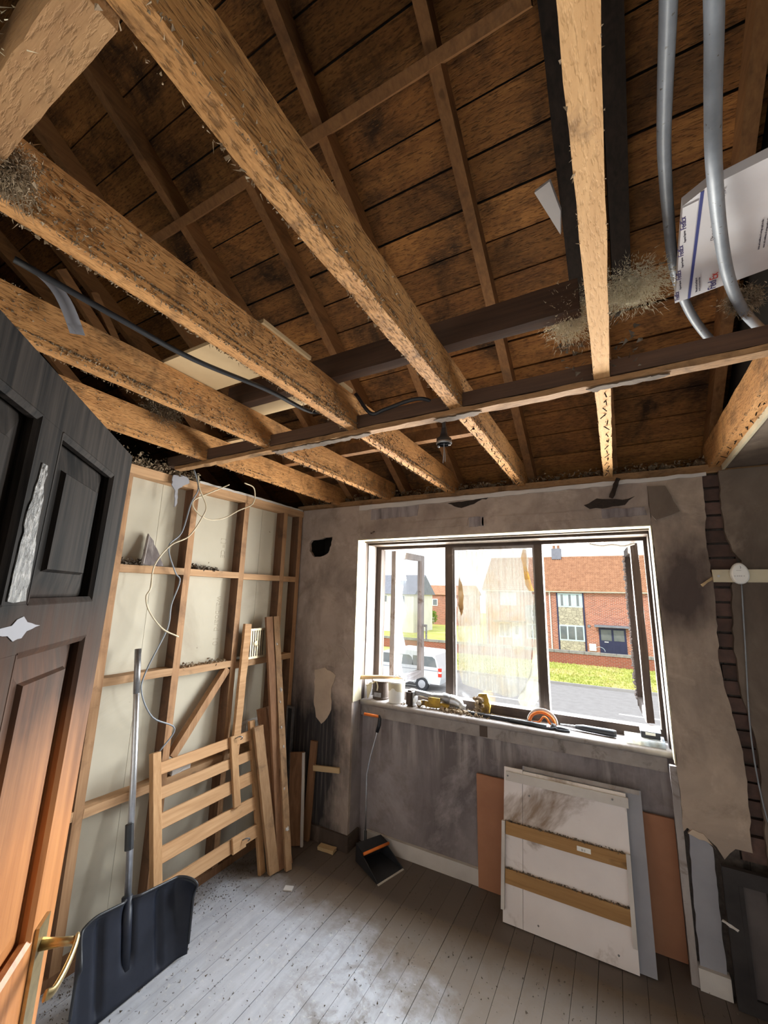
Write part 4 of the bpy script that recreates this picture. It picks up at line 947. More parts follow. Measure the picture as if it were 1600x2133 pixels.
wool('pale insulation wool hanging left of the overhead joist', (2.19, -1.36, 2.57), .045, (1, 1.1, 1.1), 'fluff2')
wool('pale insulation wool drooping to the envelope side of overhead joist', (2.36, -1.38, 2.60), .05, (1.5, 1, .8), 'fluff2')
wool('brown crumbly tuft stuck to the conduit below the envelope', (2.625, -1.30, 2.52), .022, (1.2, 1, 1), 'fluff')
wool('grey insulation clump hanging from joist by the stud wall', (.33, -1.52, 2.56), .05, (1, 1.2, 1), 'fluff', 12, 500)
wool('dusty wool lump beside the trimmer overhead', (1.47, -2.585, 2.46), .06, (1.2, .6, 1), 'fluff2', 10, 300)
wool('dark wool lump at the lower end of the trimmer', (1.37, -2.46, 2.42), .03, (1, 1, 1), 'fluff', 8, 300)
pbg = wool('crumpled clear plastic scrap caught by the trimmer', (1.455, -2.53, 2.385), .028, (1, .5, 1), 'film2', 6, 0, 'plastic_scrap'); pbg['category'] = 'plastic'; del pbg['group']
# hanging cobwebs / lath dust strings
bm = B()
for k in range(46):
    c = V((random.choice((2.17, 2.20, 2.31, 2.36))+random.uniform(-.02, .02), -1.30+random.uniform(-.08, .08), 2.55-random.random()*.16)); shard(bm, c, .011)
mk('cobwebs', bm, K['dust'], None, label='sooty cobwebs hanging either side of the overhead joist', category='cobweb', kind='stuff')
# pale cloth strip over the joist, far side
bm = B(); prev = None
for k in range(9):
    s = k/8; p = V((.84, -2.22, 2.60)).lerp(V((.865, -2.12, 2.46)), s) + V((0, 0, .03*math.sin(s*3.1)))
    row = [bm.verts.new(p+V((0, q*.02, q*.008))) for q in (-1, 0, 1)]
    if prev:
        for q in range(2): bm.faces.new((prev[q], prev[q+1], row[q+1], row[q]))
    prev = row
bmesh.ops.solidify(bm, geom=bm.faces[:], thickness=.003)
mk('cloth_strip', bm, K['pl_grey'], None, smooth=True, label='pale grey strip draped over the joist above the door', category='strip')

# ---------------------------------------------------------------- peeled scraps on the window wall
bm = B(); plate(bm, ragged([(2.452, 2.318), (2.535, 2.312), (2.585, 2.165), (2.475, 2.122), (2.456, 2.155)], .03, .002), [], lambda u, v, t: V((u, -.012-t-(2.32-v)*.10, v)), 0, .006)
mk('peeled_board_scrap', bm, K['pl_dark'], None, label='grey peeled board scrap hanging beside the window head', category='scrap')
bm = B(); timber(bm, (2.315, -.045, 2.375), (2.275, -.006, 2.27), .012, .022, seg=6, jit=.003); mk('charred_splinter', bm, K['charwood'], None, label='charred lath splinter hanging over the lintel', category='splinter')
bm = B(); timber(bm, (2.638, -.035, 1.778), (2.688, -.008, 1.815), .006, .012, seg=4, jit=.002); mk('pale_splinter', bm, K['ply'], None, label='pale wood splinter sticking from the end of white batten', category='splinter')
bm = B(); tube(bm, catmull([(.70, -.002, 2.158), (.70, -.02, 2.155), (.695, -.026, 2.142), (.683, -.022, 2.138), (.678, -.018, 2.150)], 4), .004, 6); mk('wall_hook', bm, K['brick'], None, smooth=True, label='rusty hook screwed in above the window corner', category='hook')
bt = thing('wall_batten', 'white painted batten fixed to the wall right of brick chase', 'batten', (3.0, -.01, 1.79))
bm = B(); box(bm, 2.690, 3.24, -.020, -.0005, 1.795, 1.857); mk('length', bm, K['reveal'], bt)
bm = B(); lathe(bm, [(.005, 0), (.006, .002)], 10, Matrix.Translation((2.712, -.0205, 1.825)) @ Matrix.Rotation(math.pi/2, 4, 'X')); mk('screw_head', bm, K['steel'], bt)
ad = thing('alarm_detector', 'white oval gas alarm mounted on the wall batten', 'alarm', (2.79, -.021, 1.785))
bm = B(); n = 28; rings = []
for r_, y in ((1, -.021), (1, -.038), (.93, -.046), (.80, -.049)):
    rings.append([bm.verts.new((2.793+.036*r_*math.cos(2*math.pi*k/n)*(1+.10*math.sin(-2*math.pi*k/n)), y, 1.837+.052*r_*math.sin(2*math.pi*k/n))) for k in range(n)])
for a, b in zip(rings, rings[1:]):
    for k in range(n): bm.faces.new((a[k], a[(k+1) % n], b[(k+1) % n], b[k]))
bm.faces.new(rings[0]); bm.faces.new(rings[-1]); mk('case', bm, K['white'], ad, smooth=False)
RF = basis((1, 0, 0), (0, 0, 1))
text('marking', ')', .018, K['ink'], ad, (2.793, -.0495, 1.862), RF); text('marking', '-----', .012, K['ink'], ad, (2.778, -.0495, 1.848), RF); text('marking', 'o  o o o  o', .009, K['ink'], ad, (2.768, -.0495, 1.822), RF)
lw = cable('wall_cable', 'white cable hanging down right of the brick chase', [(2.80, -.006, 1.79), (2.78, -.008, 1.5), (2.755, -.006, 1.1), (2.765, -.006, .8), (2.80, -.008, .62)], .0032, 'conduit', 'loose cables on the stud wall'); lw['group'] = 'cable on window wall'

# ---------------------------------------------------------------- boards leaning under the window
bm = B(); box(bm, 1.412, 2.428, .120, .134, .002, .614)
mk('mdf_sheet', bm, K['mdf'], None, label='brown hardboard sheet standing under the window behind white panels', category='board')
def lp_(x, s, w, y0=-.062, z1=.71, y1=.075):
    d = V((0, y1-y0, z1)).normalized(); nn = V((0, -d.z, d.y)); return V((x, y0, .002)) + d*s + nn*w
wp = thing('ledged_panel', 'white boarded cupboard panel with two tan ledges leaning under window', 'panel', (1.92, -.03, 0))
def wbx(nm, x0, x1, s0, s1, w0, w1, mat, par=wp, f=lp_, skew=.0):
    bm = B(); box(bm, x0, x1, w0, w1, s0, s1)
    for v in bm.verts: v.co = f(v.co.x+skew*v.co.z, v.co.z, v.co.y)
    return mk(nm, bm, K[mat], par)
K['pwhite'] = pm('sooty_white_board', (.74, .69, .68), (.66, .61, .60), sc=2.5, rough=.6, stain=(.26, .19, .14), ssc=2.6, sth=(.55, .68))
K['tan'] = wood('tan_ledge', (.38, .22, .09), (.27, .145, .055), 'x', rnd=.05)
wbx('board', 1.600, 1.7035, 0, .72, 0, .015, 'pwhite'); wbx('board', 1.7055, 2.222, 0, .715, 0, .015, 'pwhite')
wbx('top_ledge', 1.612, 2.232, .655, .70, .0152, .034, 'paint')
for s0, s1 in ((.395, .455), (.175, .24)):
    lg = wbx('ledge', 1.615, 2.205, s0, s1, .0152, .034, 'tan')
    bm = B(); fluff(bm, lambda: lp_(random.uniform(1.615, 2.2), s1+abs(random.gauss(0, .003)), random.uniform(.018, .034)), 380, .002, .007); mk('dirt', bm, K['dust'], lg, kind='stuff')
wbx('edge_batten', 1.594, 1.612, .06, .455, .0152, .040, 'paint'); wbx('edge_batten', 2.203, 2.222, .10, .46, .0152, .040, 'paint')
bm = B(); vs = box(bm, 1.98, 2.045, .0345, .0352, .415, .436)
for v in bm.verts: v.co = lp_(v.co.x, v.co.z, v.co.y)
st_ = mk('sticker', bm, K['white'], wp)
text('sticker_print', 'III II', .013, K['ink'], st_, lp_(2.0, .419, .0356), basis((1, 0, 0), lp_(0, 1, 0)-lp_(0, 0, 0)))
for x, s in ((1.625, .68), (2.16, .68), (1.74, .60), (1.78, .04), (2.14, .045), (1.603, .42), (1.603, .12), (2.212, .36), (2.212, .14), (2.12, .215)):
    bm = B(); vv = lp_(x, s, .0355 if (s > .65 or x < 1.62 or x > 2.2) else .0155)
    blob(bm, vv, .0055, 1, .1, (1, .6, 1)); mk('nail_head', bm, K['steel'], wp)
def l2(x, s, w): return lp_(x, s, w, -.046, .715, .098)
gp = thing('grey_panel', 'smoke-greyed panel leaning just behind the white boarded one', 'panel', (1.99, -.01, 0))
wbx('sheet', 1.70, 2.292, 0, .735, 0, .012, 'pl_grey', gp, l2); wbx('edge_strip', 1.71, 2.285, .715, .735, .0122, .016, 'lining', gp, l2)
# ---------------------------------------------------------------- long-handled dustpan
dp = thing('lobby_dustpan', 'black long-handled dustpan with orange lip standing in recess corner', 'dustpan', (.78, .0, 0))
a0, a1, b1, b0 = V((.655, -.055, 0)), V((.745, .115, 0)), V((.95, .035, 0)), V((.885, -.175, 0))
bm = B(); t_ = .005
def quad(bm, p, thick):
    lo = [bm.verts.new(q) for q in p]; hi = [bm.verts.new(q+thick) for q in p]
    bm.faces.new(lo); bm.faces.new(hi[::-1])
    for k in range(len(p)): bm.faces.new((lo[k], hi[k], hi[(k+1) % len(p)], lo[(k+1) % len(p)]))
zv = lambda z: V((0, 0, z))
quad(bm, [a0+zv(.002), a1+zv(.002), b1+zv(.001), b0+zv(.001)], zv(.004))
quad(bm, [a0+zv(.006), a1+zv(.006), a1+zv(.10), a0+zv(.10)], V((.005, -.002, 0)))
quad(bm, [a0+zv(.006), b0+zv(.005), b0+zv(.012), a0+zv(.10)], V((.002, .005, 0)))
quad(bm, [a1+zv(.006), b1+zv(.005), b1+zv(.012), a1+zv(.10)], V((-.002, -.005, 0)))
top = [a0+zv(.10), a1+zv(.10), a1.lerp(b1, .38)+zv(.085), a0.lerp(b0, .38)+zv(.085)]
quad(bm, top, zv(.004)); mk('pan', bm, K['black'], dp)
bm = B(); quad(bm, [b0+zv(.001), b1+zv(.001), b1+V((.012, -.004, .001)), b0+V((.012, -.004, .001))], zv(.003)); mk('lip', bm, K['paint'], dp)
bm = B(); tube(bm, [a0.lerp(b0, .38)+zv(.087), a1.lerp(b1, .38)+zv(.087)], .009, 8); mk('orange_edge', bm, K['orange'], dp, smooth=True)
hp = [V((.640, .085, .02)), V((.644, .08, .09)), V((.646, .075, .25)), V((.648, .07, .47)), V((.675, .07, .59)), V((.718, .07, .735)), V((.732, .07, .79))]
bm = B(); tube(bm, hp[1:], .006, 10); mk('handle_tube', bm, K['alu'], dp, smooth=True)
bm = B(); tube(bm, [V((.70, .09, .03)), V((.642, .085, .03)), V((.644, .08, .115))], [.012, .013, .010], 10); mk('lower_socket', bm, K['black'], dp, smooth=True)
bm = B(); tube(bm, [V((.722, .07, .75)), V((.738, .07, .80)), V((.742, .068, .84)), V((.735, .066, .862))], [.012, .014, .012, .008], 10); mk('clip', bm, K['black'], dp, smooth=True)
bm = B(); tube(bm, [V((.735, .066, .853)), V((.680, .050, .858)), V((.632, .036, .862))], .0095, 10); mk('grip', bm, K['orange'], dp, smooth=True)
# ---------------------------------------------------------------- charred cabinet front at the far right
cb = thing('charred_cabinet_door', 'blackened panelled cupboard front standing against the right pier', 'cupboard door', (2.76, -.04, 0))
def cbx(nm, x0, x1, z0, z1, y0, y1, mat):
    bm = B(); box(bm, x0, x1, y0, y1, z0, z1); return mk(nm, bm, K[mat], cb)
K['char'] = pm('soot_black_paint', (.016, .014, .015), (.032, .028, .028), sc=8, rough=.7, stain=(.11, .095, .09), ssc=4, sth=(.62, .74))
K['sooty'] = pm('sooty_grey_panel', (.095, .082, .08), (.065, .055, .054), sc=5, rough=.8, stain=(.19, .12, .085), ssc=4, sth=(.6, .7))
cbx('stile', 2.580, 2.632, .002, .535, -.045, -.018, 'char'); cbx('stile', 2.90, 2.952, .002, .535, -.045, -.018, 'char')
cbx('rail', 2.632, 2.90, .475, .535, -.045, -.018, 'char'); cbx('rail', 2.632, 2.90, .002, .06, -.045, -.018, 'char')
cbx('inset', 2.632, 2.90, .06, .475, -.032, -.020, 'sooty')
for a in ((2.632, 2.648, .06, .475), (2.728, 2.742, .06, .475)): cbx('bead', *a, -.046, -.0325, 'char')
bm = B(); timber(bm, (2.558, -.047, .322), (2.612, -.0475, .300), .004, .010, seg=4, jit=.002); mk('paint_scratch', bm, K['paint'], cb)

# ---------------------------------------------------------------- on the sill
S = .9352
tb = thing('plaster_tub', 'white plastic tub of filler on the window sill', 'tub', (.815, .175, S))
M = Matrix.Translation((.815, .178, S))
bm = B(); lathe(bm, [(.052, 0), (.055, .005), (.060, .135), (.063, .137), (.063, .145), (.058, .145), (.057, .12)], 28, M, cap1=False); mk('tub', bm, K['white'], tb, smooth=False)
bm = B(); lathe(bm, [(.0, .118), (.05, .12), (.0575, .128)], 20, M, cap0=False, cap1=False); mk('filler', bm, K['patch'], tb)
bm = B(); n = 26; r1 = []; r2 = []
for k in range(n):
    a = 2*math.pi*k/n; h = .088+.012*math.sin(a*3)+.006*math.sin(a*7)
    r1.append(bm.verts.new(M @ V((.0592*math.cos(a), .0592*math.sin(a), h)))); r2.append(bm.verts.new(M @ V((.0608*math.cos(a), .0608*math.sin(a), .134))))
for k in range(n): bm.faces.new((r1[k], r1[(k+1) % n], r2[(k+1) % n], r2[k]))
mk('filler_splash', bm, K['reveal'], tb, smooth=True)
bm = B(); tube(bm, [M @ V((.064*math.cos(a), .064*math.sin(a), .140+.004*math.sin(2*a))) for a in [math.pi*k/10 for k in range(11)]], .0018, 5); mk('wire_handle', bm, K['steel'], tb)
hm = thing('claw_hammer', 'hammer with pale wooden handle laid across the tub', 'hammer', (.73, .16, S+.15))
bm = B(); tube(bm, catmull([(.555, .105, 1.088), (.62, .125, 1.093), (.70, .15, 1.098), (.80, .178, 1.101), (.842, .19, 1.104)], 5), [.0135]*6+[.0125]*6+[.011]*9, 10, sx=.85, sy=1.1); mk('handle', bm, wood('ash_handle', (.62, .44, .26), (.52, .35, .19), 'x', rnd=0), hm, smooth=True)
bm = B(); tube(bm, [(.850, .150, 1.125), (.848, .172, 1.118), (.848, .20, 1.106), (.850, .228, 1.096), (.853, .238, 1.092)], [.010, .012, .015, .014, .016], 12); mk('head', bm, K['alu'], hm, smooth=True)
bm = B(); tube(bm, catmull([(.850, .152, 1.124), (.842, .130, 1.135), (.836, .112, 1.130), (.832, .100, 1.118)], 4), [.010]*4+[.008]*4+[.005]*5, 8, sx=1.4, sy=.6); mk('claw', bm, K['alu'], hm, smooth=True)
bx = thing('paint_tin', 'dark dented tin with pale brush stains behind the tub', 'tin', (.68, .21, S))
M2 = Matrix.Translation((.668, .215, S))
bm = B(); lathe(bm, [(.062, 0), (.062, .012), (.059, .016), (.059, .116), (.063, .120), (.063, .126)], 24, M2); mk('can', bm, K['frame'], bx, smooth=False)
bm = B(); lathe(bm, [(.064, .126), (.066, .128), (.066, .132), (.055, .133)], 24, M2); mk('lid', bm, K['paint'], bx, smooth=False)
bm = B(); box(bm, -.028, .028, -.0605, -.058, .02, .05, M2); mk('label', bm, K['pl_grey'], bx)
rg = cable('tape_loop', 'strip of pale tape curled over the dark tin', [(.585, .135, 1.03), (.60, .13, 1.035), (.63, .14, 1.045), (.655, .15, 1.065), (.672, .15, 1.035), (.668, .15, 1.0)], .005, 'reveal'); rg['category'] = 'tape'
bm = B(); plate(bm, ragged([(.590, .937), (.602, .95), (.63, 1.02), (.632, 1.06), (.61, 1.05), (.585, 1.02)], .02, .002), [], lambda u, v, t: V((u, .142+(1.0-v)*.1-t, v)), 0, .004); mk('paper_scrap', bm, K['reveal'], None, label='curled paint flake standing at the left end of sill', category='flake')
# grubby reciprocating saw / grinder
pt = thing('power_tool', 'scorched yellow and black power tool lying on the sill', 'power tool', (1.06, .19, S))
bm = B(); M3 = Matrix.Translation((.940, .165, S)); box(bm, -.026, .026, -.045, .045, 0, .105, M3); bmesh.ops.bevel(bm, geom=bm.edges[:], offset=.012, segments=3, affect='EDGES'); mk('battery', bm, K['frame'], pt)
bm = B(); box(bm, .966, .972, .125, .205, S+.006, S+.098); mk('battery_clip', bm, K['steel'], pt)
bm = B(); tube(bm, catmull([(.965, .17, S+.088), (1.03, .18, S+.082), (1.10, .19, S+.072), (1.17, .20, S+.074), (1.215, .205, S+.066)], 5), [.020]*5+[.020]*5+[.026]*5+[.032]*5+[.036], 12); mk('body', bm, K['steel'], pt, smooth=True)
bm = B(); tube(bm, catmull([(1.21, .205, S+.066), (1.25, .215, S+.056), (1.275, .222, S+.036), (1.28, .225, S+.012)], 5), [.036]*5+[.033]*5+[.028]*6, 12); mk('gear_head', bm, K['alu'], pt, smooth=True)
bm = B(); box(bm, 1.07, 1.155, .155, .166, S+.030, S+.074); mk('yellow_label', bm, K['yellow'], pt)
bm = B(); tube(bm, catmull([(.99, .16, S+.012), (1.03, .165, S+.03), (1.09, .17, S+.022), (1.16, .18, S+.026), (1.21, .19, S+.02)], 4), .018, 10); mk('handle', bm, K['yellow'], pt, smooth=True)
bm = B(); tube(bm, [(1.275, .215, S+.03), (1.315, .228, S+.026)], .017, 14); mk('collar', bm, K['alu'], pt, smooth=True)
bm = B(); lathe(bm, [(.016, 0), (.016, .012), (.010, .016)], 14, Matrix.Translation((1.01, .145, S+.03)) @ Matrix.Rotation(math.pi/2, 4, 'X')); mk('trigger', bm, K['white'], pt)
bm = B(); lathe(bm, [(.024, 0), (.026, .003), (.026, .075), (.024, .08)], 18, Matrix.Translation((.895, .235, S))); mk('glass_jar', bm, K['tub'], None, label='small clear jar behind the tub and power tool', category='jar')
# rubble and scorched foam
sp_ = thing('foam_block', 'scorched yellow foam lump propped against the bottom of film', 'foam', (1.43, .22, S))
bm = B(); plate(bm, ragged([(1.375, .99), (1.40, 1.055), (1.455, 1.062), (1.475, 1.0), (1.47, .945), (1.39, .945)], .015, .003), [], lambda u, v, t: V((u, .262-t+(v-.94)*.08, v)), 0, .03); mk('foam', bm, K['yellow'], sp_)
bm = B()
for k in range(26): blob(bm, (1.405+random.gauss(0, .012), .225+random.gauss(0, .012), S+.01+random.random()*.085), random.uniform(.009, .018), 1, .5)
mk('burnt_crust', bm, K['fluff'], sp_)
bm = B()
for k in range(70): blob(bm, (random.uniform(1.16, 1.44), random.uniform(.135, .20), S+random.uniform(.002, .016)), random.uniform(.006, .016), 1, .5)
fluff(bm, lambda: (random.uniform(.87, 1.5), random.uniform(.12, .27), S+abs(random.gauss(0, .006))), 600, .002, .009)
mk('sill_rubble', bm, K['fluff'], None, label='plaster crumbs and burnt rubble along the sill', category='rubble', kind='stuff')
# long crowbar-like spade shaft, trowel handle, goggles, boxes
cr = thing('pry_bar', 'long black pry bar lying along the front of sill', 'pry bar', (1.6, .15, S))
bm = B(); tube(bm, [(1.345, .165, S+.020), (1.37, .164, S+.013), (1.50, .160, S+.012), (1.68, .152, S+.012), (1.815, .145, S+.012)], [.008, .011, .0115, .0115, .0115], 8); mk('bar', bm, K['black'], cr, smooth=True)
bm = B(); tube(bm, [(1.62, .155, S+.012), (1.835, .144, S+.012)], .0135, 10); mk('sleeve', bm, K['black'], cr, smooth=True)
tw = thing('handled_tool', 'dark rubber-gripped tool with thin steel shank on the sill', 'tool', (2.1, .2, S))
bm = B(); tube(bm, [(1.905, .215, S+.018), (1.96, .212, S+.018), (2.0, .21, S+.018)], [.006, .008, .011], 8); mk('shank', bm, K['steel'], tw, smooth=True)
bm = B(); tube(bm, [(1.99, .21, S+.02), (2.03, .207, S+.021), (2.10, .20, S+.021), (2.185, .193, S+.021), (2.20, .192, S+.021)], [.011, .017, .018, .0195, .017], 12); mk('grip', bm, K['black'], tw, smooth=True)
gg = thing('safety_goggles', 'orange framed safety goggles standing on the sill', 'goggles', (1.80, .19, S))
def arc(c, rx, rz, a0, a1, n=14, y=0.0): return [V((c[0]+rx*math.cos(a0+(a1-a0)*k/n), c[1]+y+.018*math.sin(math.pi*k/n), c[2]+rz*math.sin(a0+(a1-a0)*k/n))) for k in range(n+1)]
bm = B(); tube(bm, arc((1.805, .205, S+.012), .082, .072, math.pi, 0), .0095, 8, sx=.6, sy=1.5); mk('frame', bm, K['white'], gg, smooth=True)
bm = B(); tube(bm, arc((1.805, .190, S+.012), .073, .060, math.pi, 0), .009, 8); mk('face_seal', bm, K['orange'], gg, smooth=True)
bm = B(); tube(bm, catmull([(1.752, .19, S+.012), (1.79, .185, S+.022), (1.815, .185, S+.052), (1.835, .185, S+.045), (1.85, .188, S+.02), (1.872, .19, S+.012)], 4), .006, 8); mk('nose_bridge', bm, K['orange'], gg, smooth=True)
bm = B(); plate(bm, [(p.x, p.z) for p in arc((1.805, .21, S+.014), .076, .066, math.pi, 0)], [], lambda u, v, t: V((u, .222+t, v)), 0, .003); mk('lens', bm, K['clear'], gg)
bm = B(); tube(bm, catmull([(1.725, .20, S+.016), (1.72, .16, S+.01), (1.78, .135, S+.006), (1.86, .13, S+.006), (1.90, .15, S+.012), (1.95, .15, S+.008), (1.96, .135, S+.006), (1.90, .128, S+.006), (1.875, .16, S+.012), (1.885, .20, S+.018)], 5), .006, 8, sx=.4, sy=1.4); mk('strap', bm, K['black'], gg, smooth=True)
bm = B(); blob(bm, (1.872, .155, S+.016), .017, 2, .3); mk('strap_clip', bm, K['black'], gg)
ob = thing('organiser_box', 'clear plastic organiser box at the right end of the sill', 'box', (2.33, .175, S))
def ofr(x0, x1, y0, y1, z0, z1, nm, mat):
    bm = B(); box(bm, x0, x1, y0, y1, z0, z1); return mk(nm, bm, K[mat], ob)
ofr(2.24, 2.425, .128, .23, S, S+.003, 'base', 'tub'); ofr(2.24, 2.425, .128, .130, S+.003, S+.030, 'side', 'tub'); ofr(2.24, 2.242, .130, .23, S+.003, S+.030, 'side', 'tub'); ofr(2.423, 2.425, .130, .23, S+.003, S+.030, 'side', 'tub')
for k in range(1, 5): ofr(2.24+k*.037, 2.2415+k*.037, .130, .228, S+.003, S+.027, 'divider', 'tub')
ofr(2.24, 2.425, .128, .23, S+.0305, S+.033, 'lid', 'tub')
cs = thing('black_case', 'small black case with clear lid standing on the organiser box', 'case', (2.365, .19, S+.033))
bm = B(); box(bm, 2.318, 2.408, .158, .215, S+.0335, S+.067); bmesh.ops.bevel(bm, geom=bm.edges[:], offset=.003, segments=1, affect='EDGES'); mk('case', bm, K['black'], cs)
bm = B(); box(bm, 2.315, 2.411, .155, .218, S+.0675, S+.077); mk('lid', bm, K['tub'], cs)
bm = B(); box(bm, 2.340, 2.386, .1565, .158, S+.050, S+.063); mk('label', bm, K['white'], cs)
# crumbs scattered over the floor
bm = B()
for k in range(3600):
    if random.random() < .5: x, y = random.uniform(.1, 2.6), random.uniform(-1.9, .05)
    else: x, y = abs(random.gauss(0, .13))+.01, random.uniform(-2.0, -.1)
    s = random.uniform(.0015, .006); shard(bm, (x, y, s*.6), s)
mk('floor_crumbs', bm, K['dust'], None, label='dark crumbs of soot and plaster scattered over the floorboards', category='debris', kind='stuff')

# ================================================================== outdoors, across the road
GZ = -3.0
def flat(name, label, x0, x1, y0, y1, z, mat, th=.3):
    bm = B(); box(bm, x0, x1, y0, y1, z-th, z); return mk(name, bm, mat, None, label=label, category=name.split('_')[0], kind='structure')
K['asphalt'] = pm('pale_asphalt', (.27, .26, .26), (.23, .22, .22), sc=3, rough=.9, spots=(.33, .32, .31), spsc=30)
K['paving'] = pm('grey_paving', (.30, .29, .28), (.26, .25, .24), sc=2, rough=.9)
K['grass'] = pm('dry_grass', (.46, .47, .13), (.34, .38, .09), sc=1.3, rough=.95, stain=(.50, .46, .18), ssc=.5, sth=(.5, .62), bump=.5, bd=.05)
flat('pavement', 'strip of paving and forecourt below the window', -60, 50, .47, 11.5, GZ+.02, K['paving'])
flat('road', 'pale asphalt road running past the house', -60, 50, 11.5, 23.4, GZ-.02, K['asphalt'])
for k in range(8):
    bm = B(); box(bm, -22+k*6.0, -19.2+k*6.0, 18.3, 18.45, GZ-.0195, GZ-.012); mk('road_marking', bm, K['white'], None, label='white dashes painted along the middle of the road', category='road marking', group='road dashes', kind='structure')
bm = B(); box(bm, -60, 50, 23.35, 23.55, GZ-.3, GZ+.10); mk('kerb', bm, K['paving'], None, label='low concrete kerb between road and verge', category='kerb', kind='structure')
flat('verge', 'sunlit grass verge beyond the road', -60, 50, 23.55, 31.0, GZ+.08, K['grass'])
flat('lawn', 'grass open ground around the houses', -90, 60, 31.3, 110, GZ+.15, K['grass'])
bm = B()
rr = random.Random(5)
for k in range(9000):
    x, y = rr.uniform(-12, 8), rr.uniform(23.6, 30.9); h = rr.uniform(.05, .14); a = rr.uniform(0, 3.14); dx, dy = math.cos(a)*.05, math.sin(a)*.05
    v = [bm.verts.new((x-dx, y-dy, GZ+.08)), bm.verts.new((x+dx, y+dy, GZ+.08)), bm.verts.new((x+rr.uniform(-.05, .05), y+rr.uniform(-.05, .05), GZ+.08+h))]
    bm.faces.new(v)
mk('grass_tufts', bm, K['grass'], None, label='tufts of grass on the verge', category='grass', kind='stuff')
def brickmat(name, c1, c2, mortar, sx=1.0):
    mt, t, p = newmat(name); p.inputs['Roughness'].default_value = .9
    g = nd(t, 'ShaderNodeNewGeometry'); sep = nd(t, 'ShaderNodeSeparateXYZ'); t.links.new(g.outputs['Position'], sep.inputs[0])
    cb_ = nd(t, 'ShaderNodeCombineXYZ'); t.links.new(math_(t, 'ADD', sep.outputs[0], sep.outputs[1]), cb_.inputs[0]); t.links.new(sep.outputs[2], cb_.inputs[1])
    b = nd(t, 'ShaderNodeTexBrick'); t.links.new(cb_.outputs[0], b.inputs['Vector'])
    b.inputs['Color1'].default_value = (*c1, 1); b.inputs['Color2'].default_value = (*c2, 1); b.inputs['Mortar'].default_value = (*mortar, 1)
    b.inputs['Scale'].default_value = sx; b.inputs['Mortar Size'].default_value = .012; b.inputs['Brick Width'].default_value = .30; b.inputs['Row Height'].default_value = .10; b.inputs['Bias'].default_value = -.1
    t.links.new(b.outputs[0], p.inputs['Base Color']); bump_(t, p, b.outputs[1], -.3, .01)
    return mt
K['hbrick'] = brickmat('red_house_brick', (.42, .13, .075), (.24, .065, .04), (.48, .40, .33))
K['wbrick'] = brickmat('red_wall_brick', (.30, .075, .04), (.22, .055, .03), (.26, .19, .15))
K['tile'] = pm('orange_roof_tile', (.42, .225, .13), (.30, .15, .085), sc=3, rough=.85, rnd=.1)
K['coping'] = pm('grey_coping', (.28, .27, .25), (.2, .19, .18), sc=4, rough=.9)
K['bluepaint'] = pm('dark_blue_paint', (.025, .028, .07), (.03, .033, .08), sc=3, rough=.4)
K['palepvc'] = pm('pale_blue_frame_paint', (.50, .60, .62), (.45, .55, .58), sc=2, rough=.4)
K['hglass'] = pm('house_glass', (.10, .12, .13), (.16, .17, .17), sc=1.5, rough=.08, spec=.8)
K['render'] = pm('white_render', (.70, .68, .63), (.64, .62, .57), sc=1, rough=.9)
K['lead'] = pm('grey_lead', (.20, .21, .25), (.16, .17, .2), sc=2, rough=.6)
def stone_mat():
    mt, t, p = newmat('cream_stone_cladding'); p.inputs['Roughness'].default_value = .9
    vo = nd(t, 'ShaderNodeTexVoronoi'); vo.inputs['Scale'].default_value = 3.4; t.links.new(coords(t, (1, .2, 1.4)), vo.inputs['Vector'])
    ve = nd(t, 'ShaderNodeTexVoronoi'); ve.feature = 'DISTANCE_TO_EDGE'; ve.inputs['Scale'].default_value = 3.4; t.links.new(coords(t, (1, .2, 1.4)), ve.inputs['Vector'])
    sepc = nd(t, 'ShaderNodeSeparateColor'); t.links.new(vo.outputs['Color'], sepc.inputs[0])
    col = mixc(t, sepc.outputs[0], (.46, .42, .32), (.34, .31, .24)); col = mixc(t, rng(t, ve.outputs['Distance'], .02, .06, 1, 0), col, (.17, .15, .12))
    t.links.new(col, p.inputs['Base Color']); return mt
K['stone'] = stone_mat()
HY = 37.7; HG = GZ+.15
hs = thing('semi_detached_house', 'red brick house with orange tiled roof and navy double doors opposite', 'house', (-1, HY, HG))
def hb(nm, x0, x1, y0, y1, z0, z1, mat, par=None):
    bm = B(); box(bm, x0, x1, y0, y1, z0, z1); return mk(nm, bm, K[mat] if isinstance(mat, str) else mat, par or hs)
X0, X1 = -8.8, 9.0
hb('wall', X0, X1, HY, HY+7, HG, 2.28, 'hbrick')
hb('eaves_board', X0-.2, X1+.2, HY-.28, HY-.02, 2.18, 2.34, 'render')
hb('gutter', X0-.2, X1+.2, HY-.40, HY-.28, 2.24, 2.34, 'render')
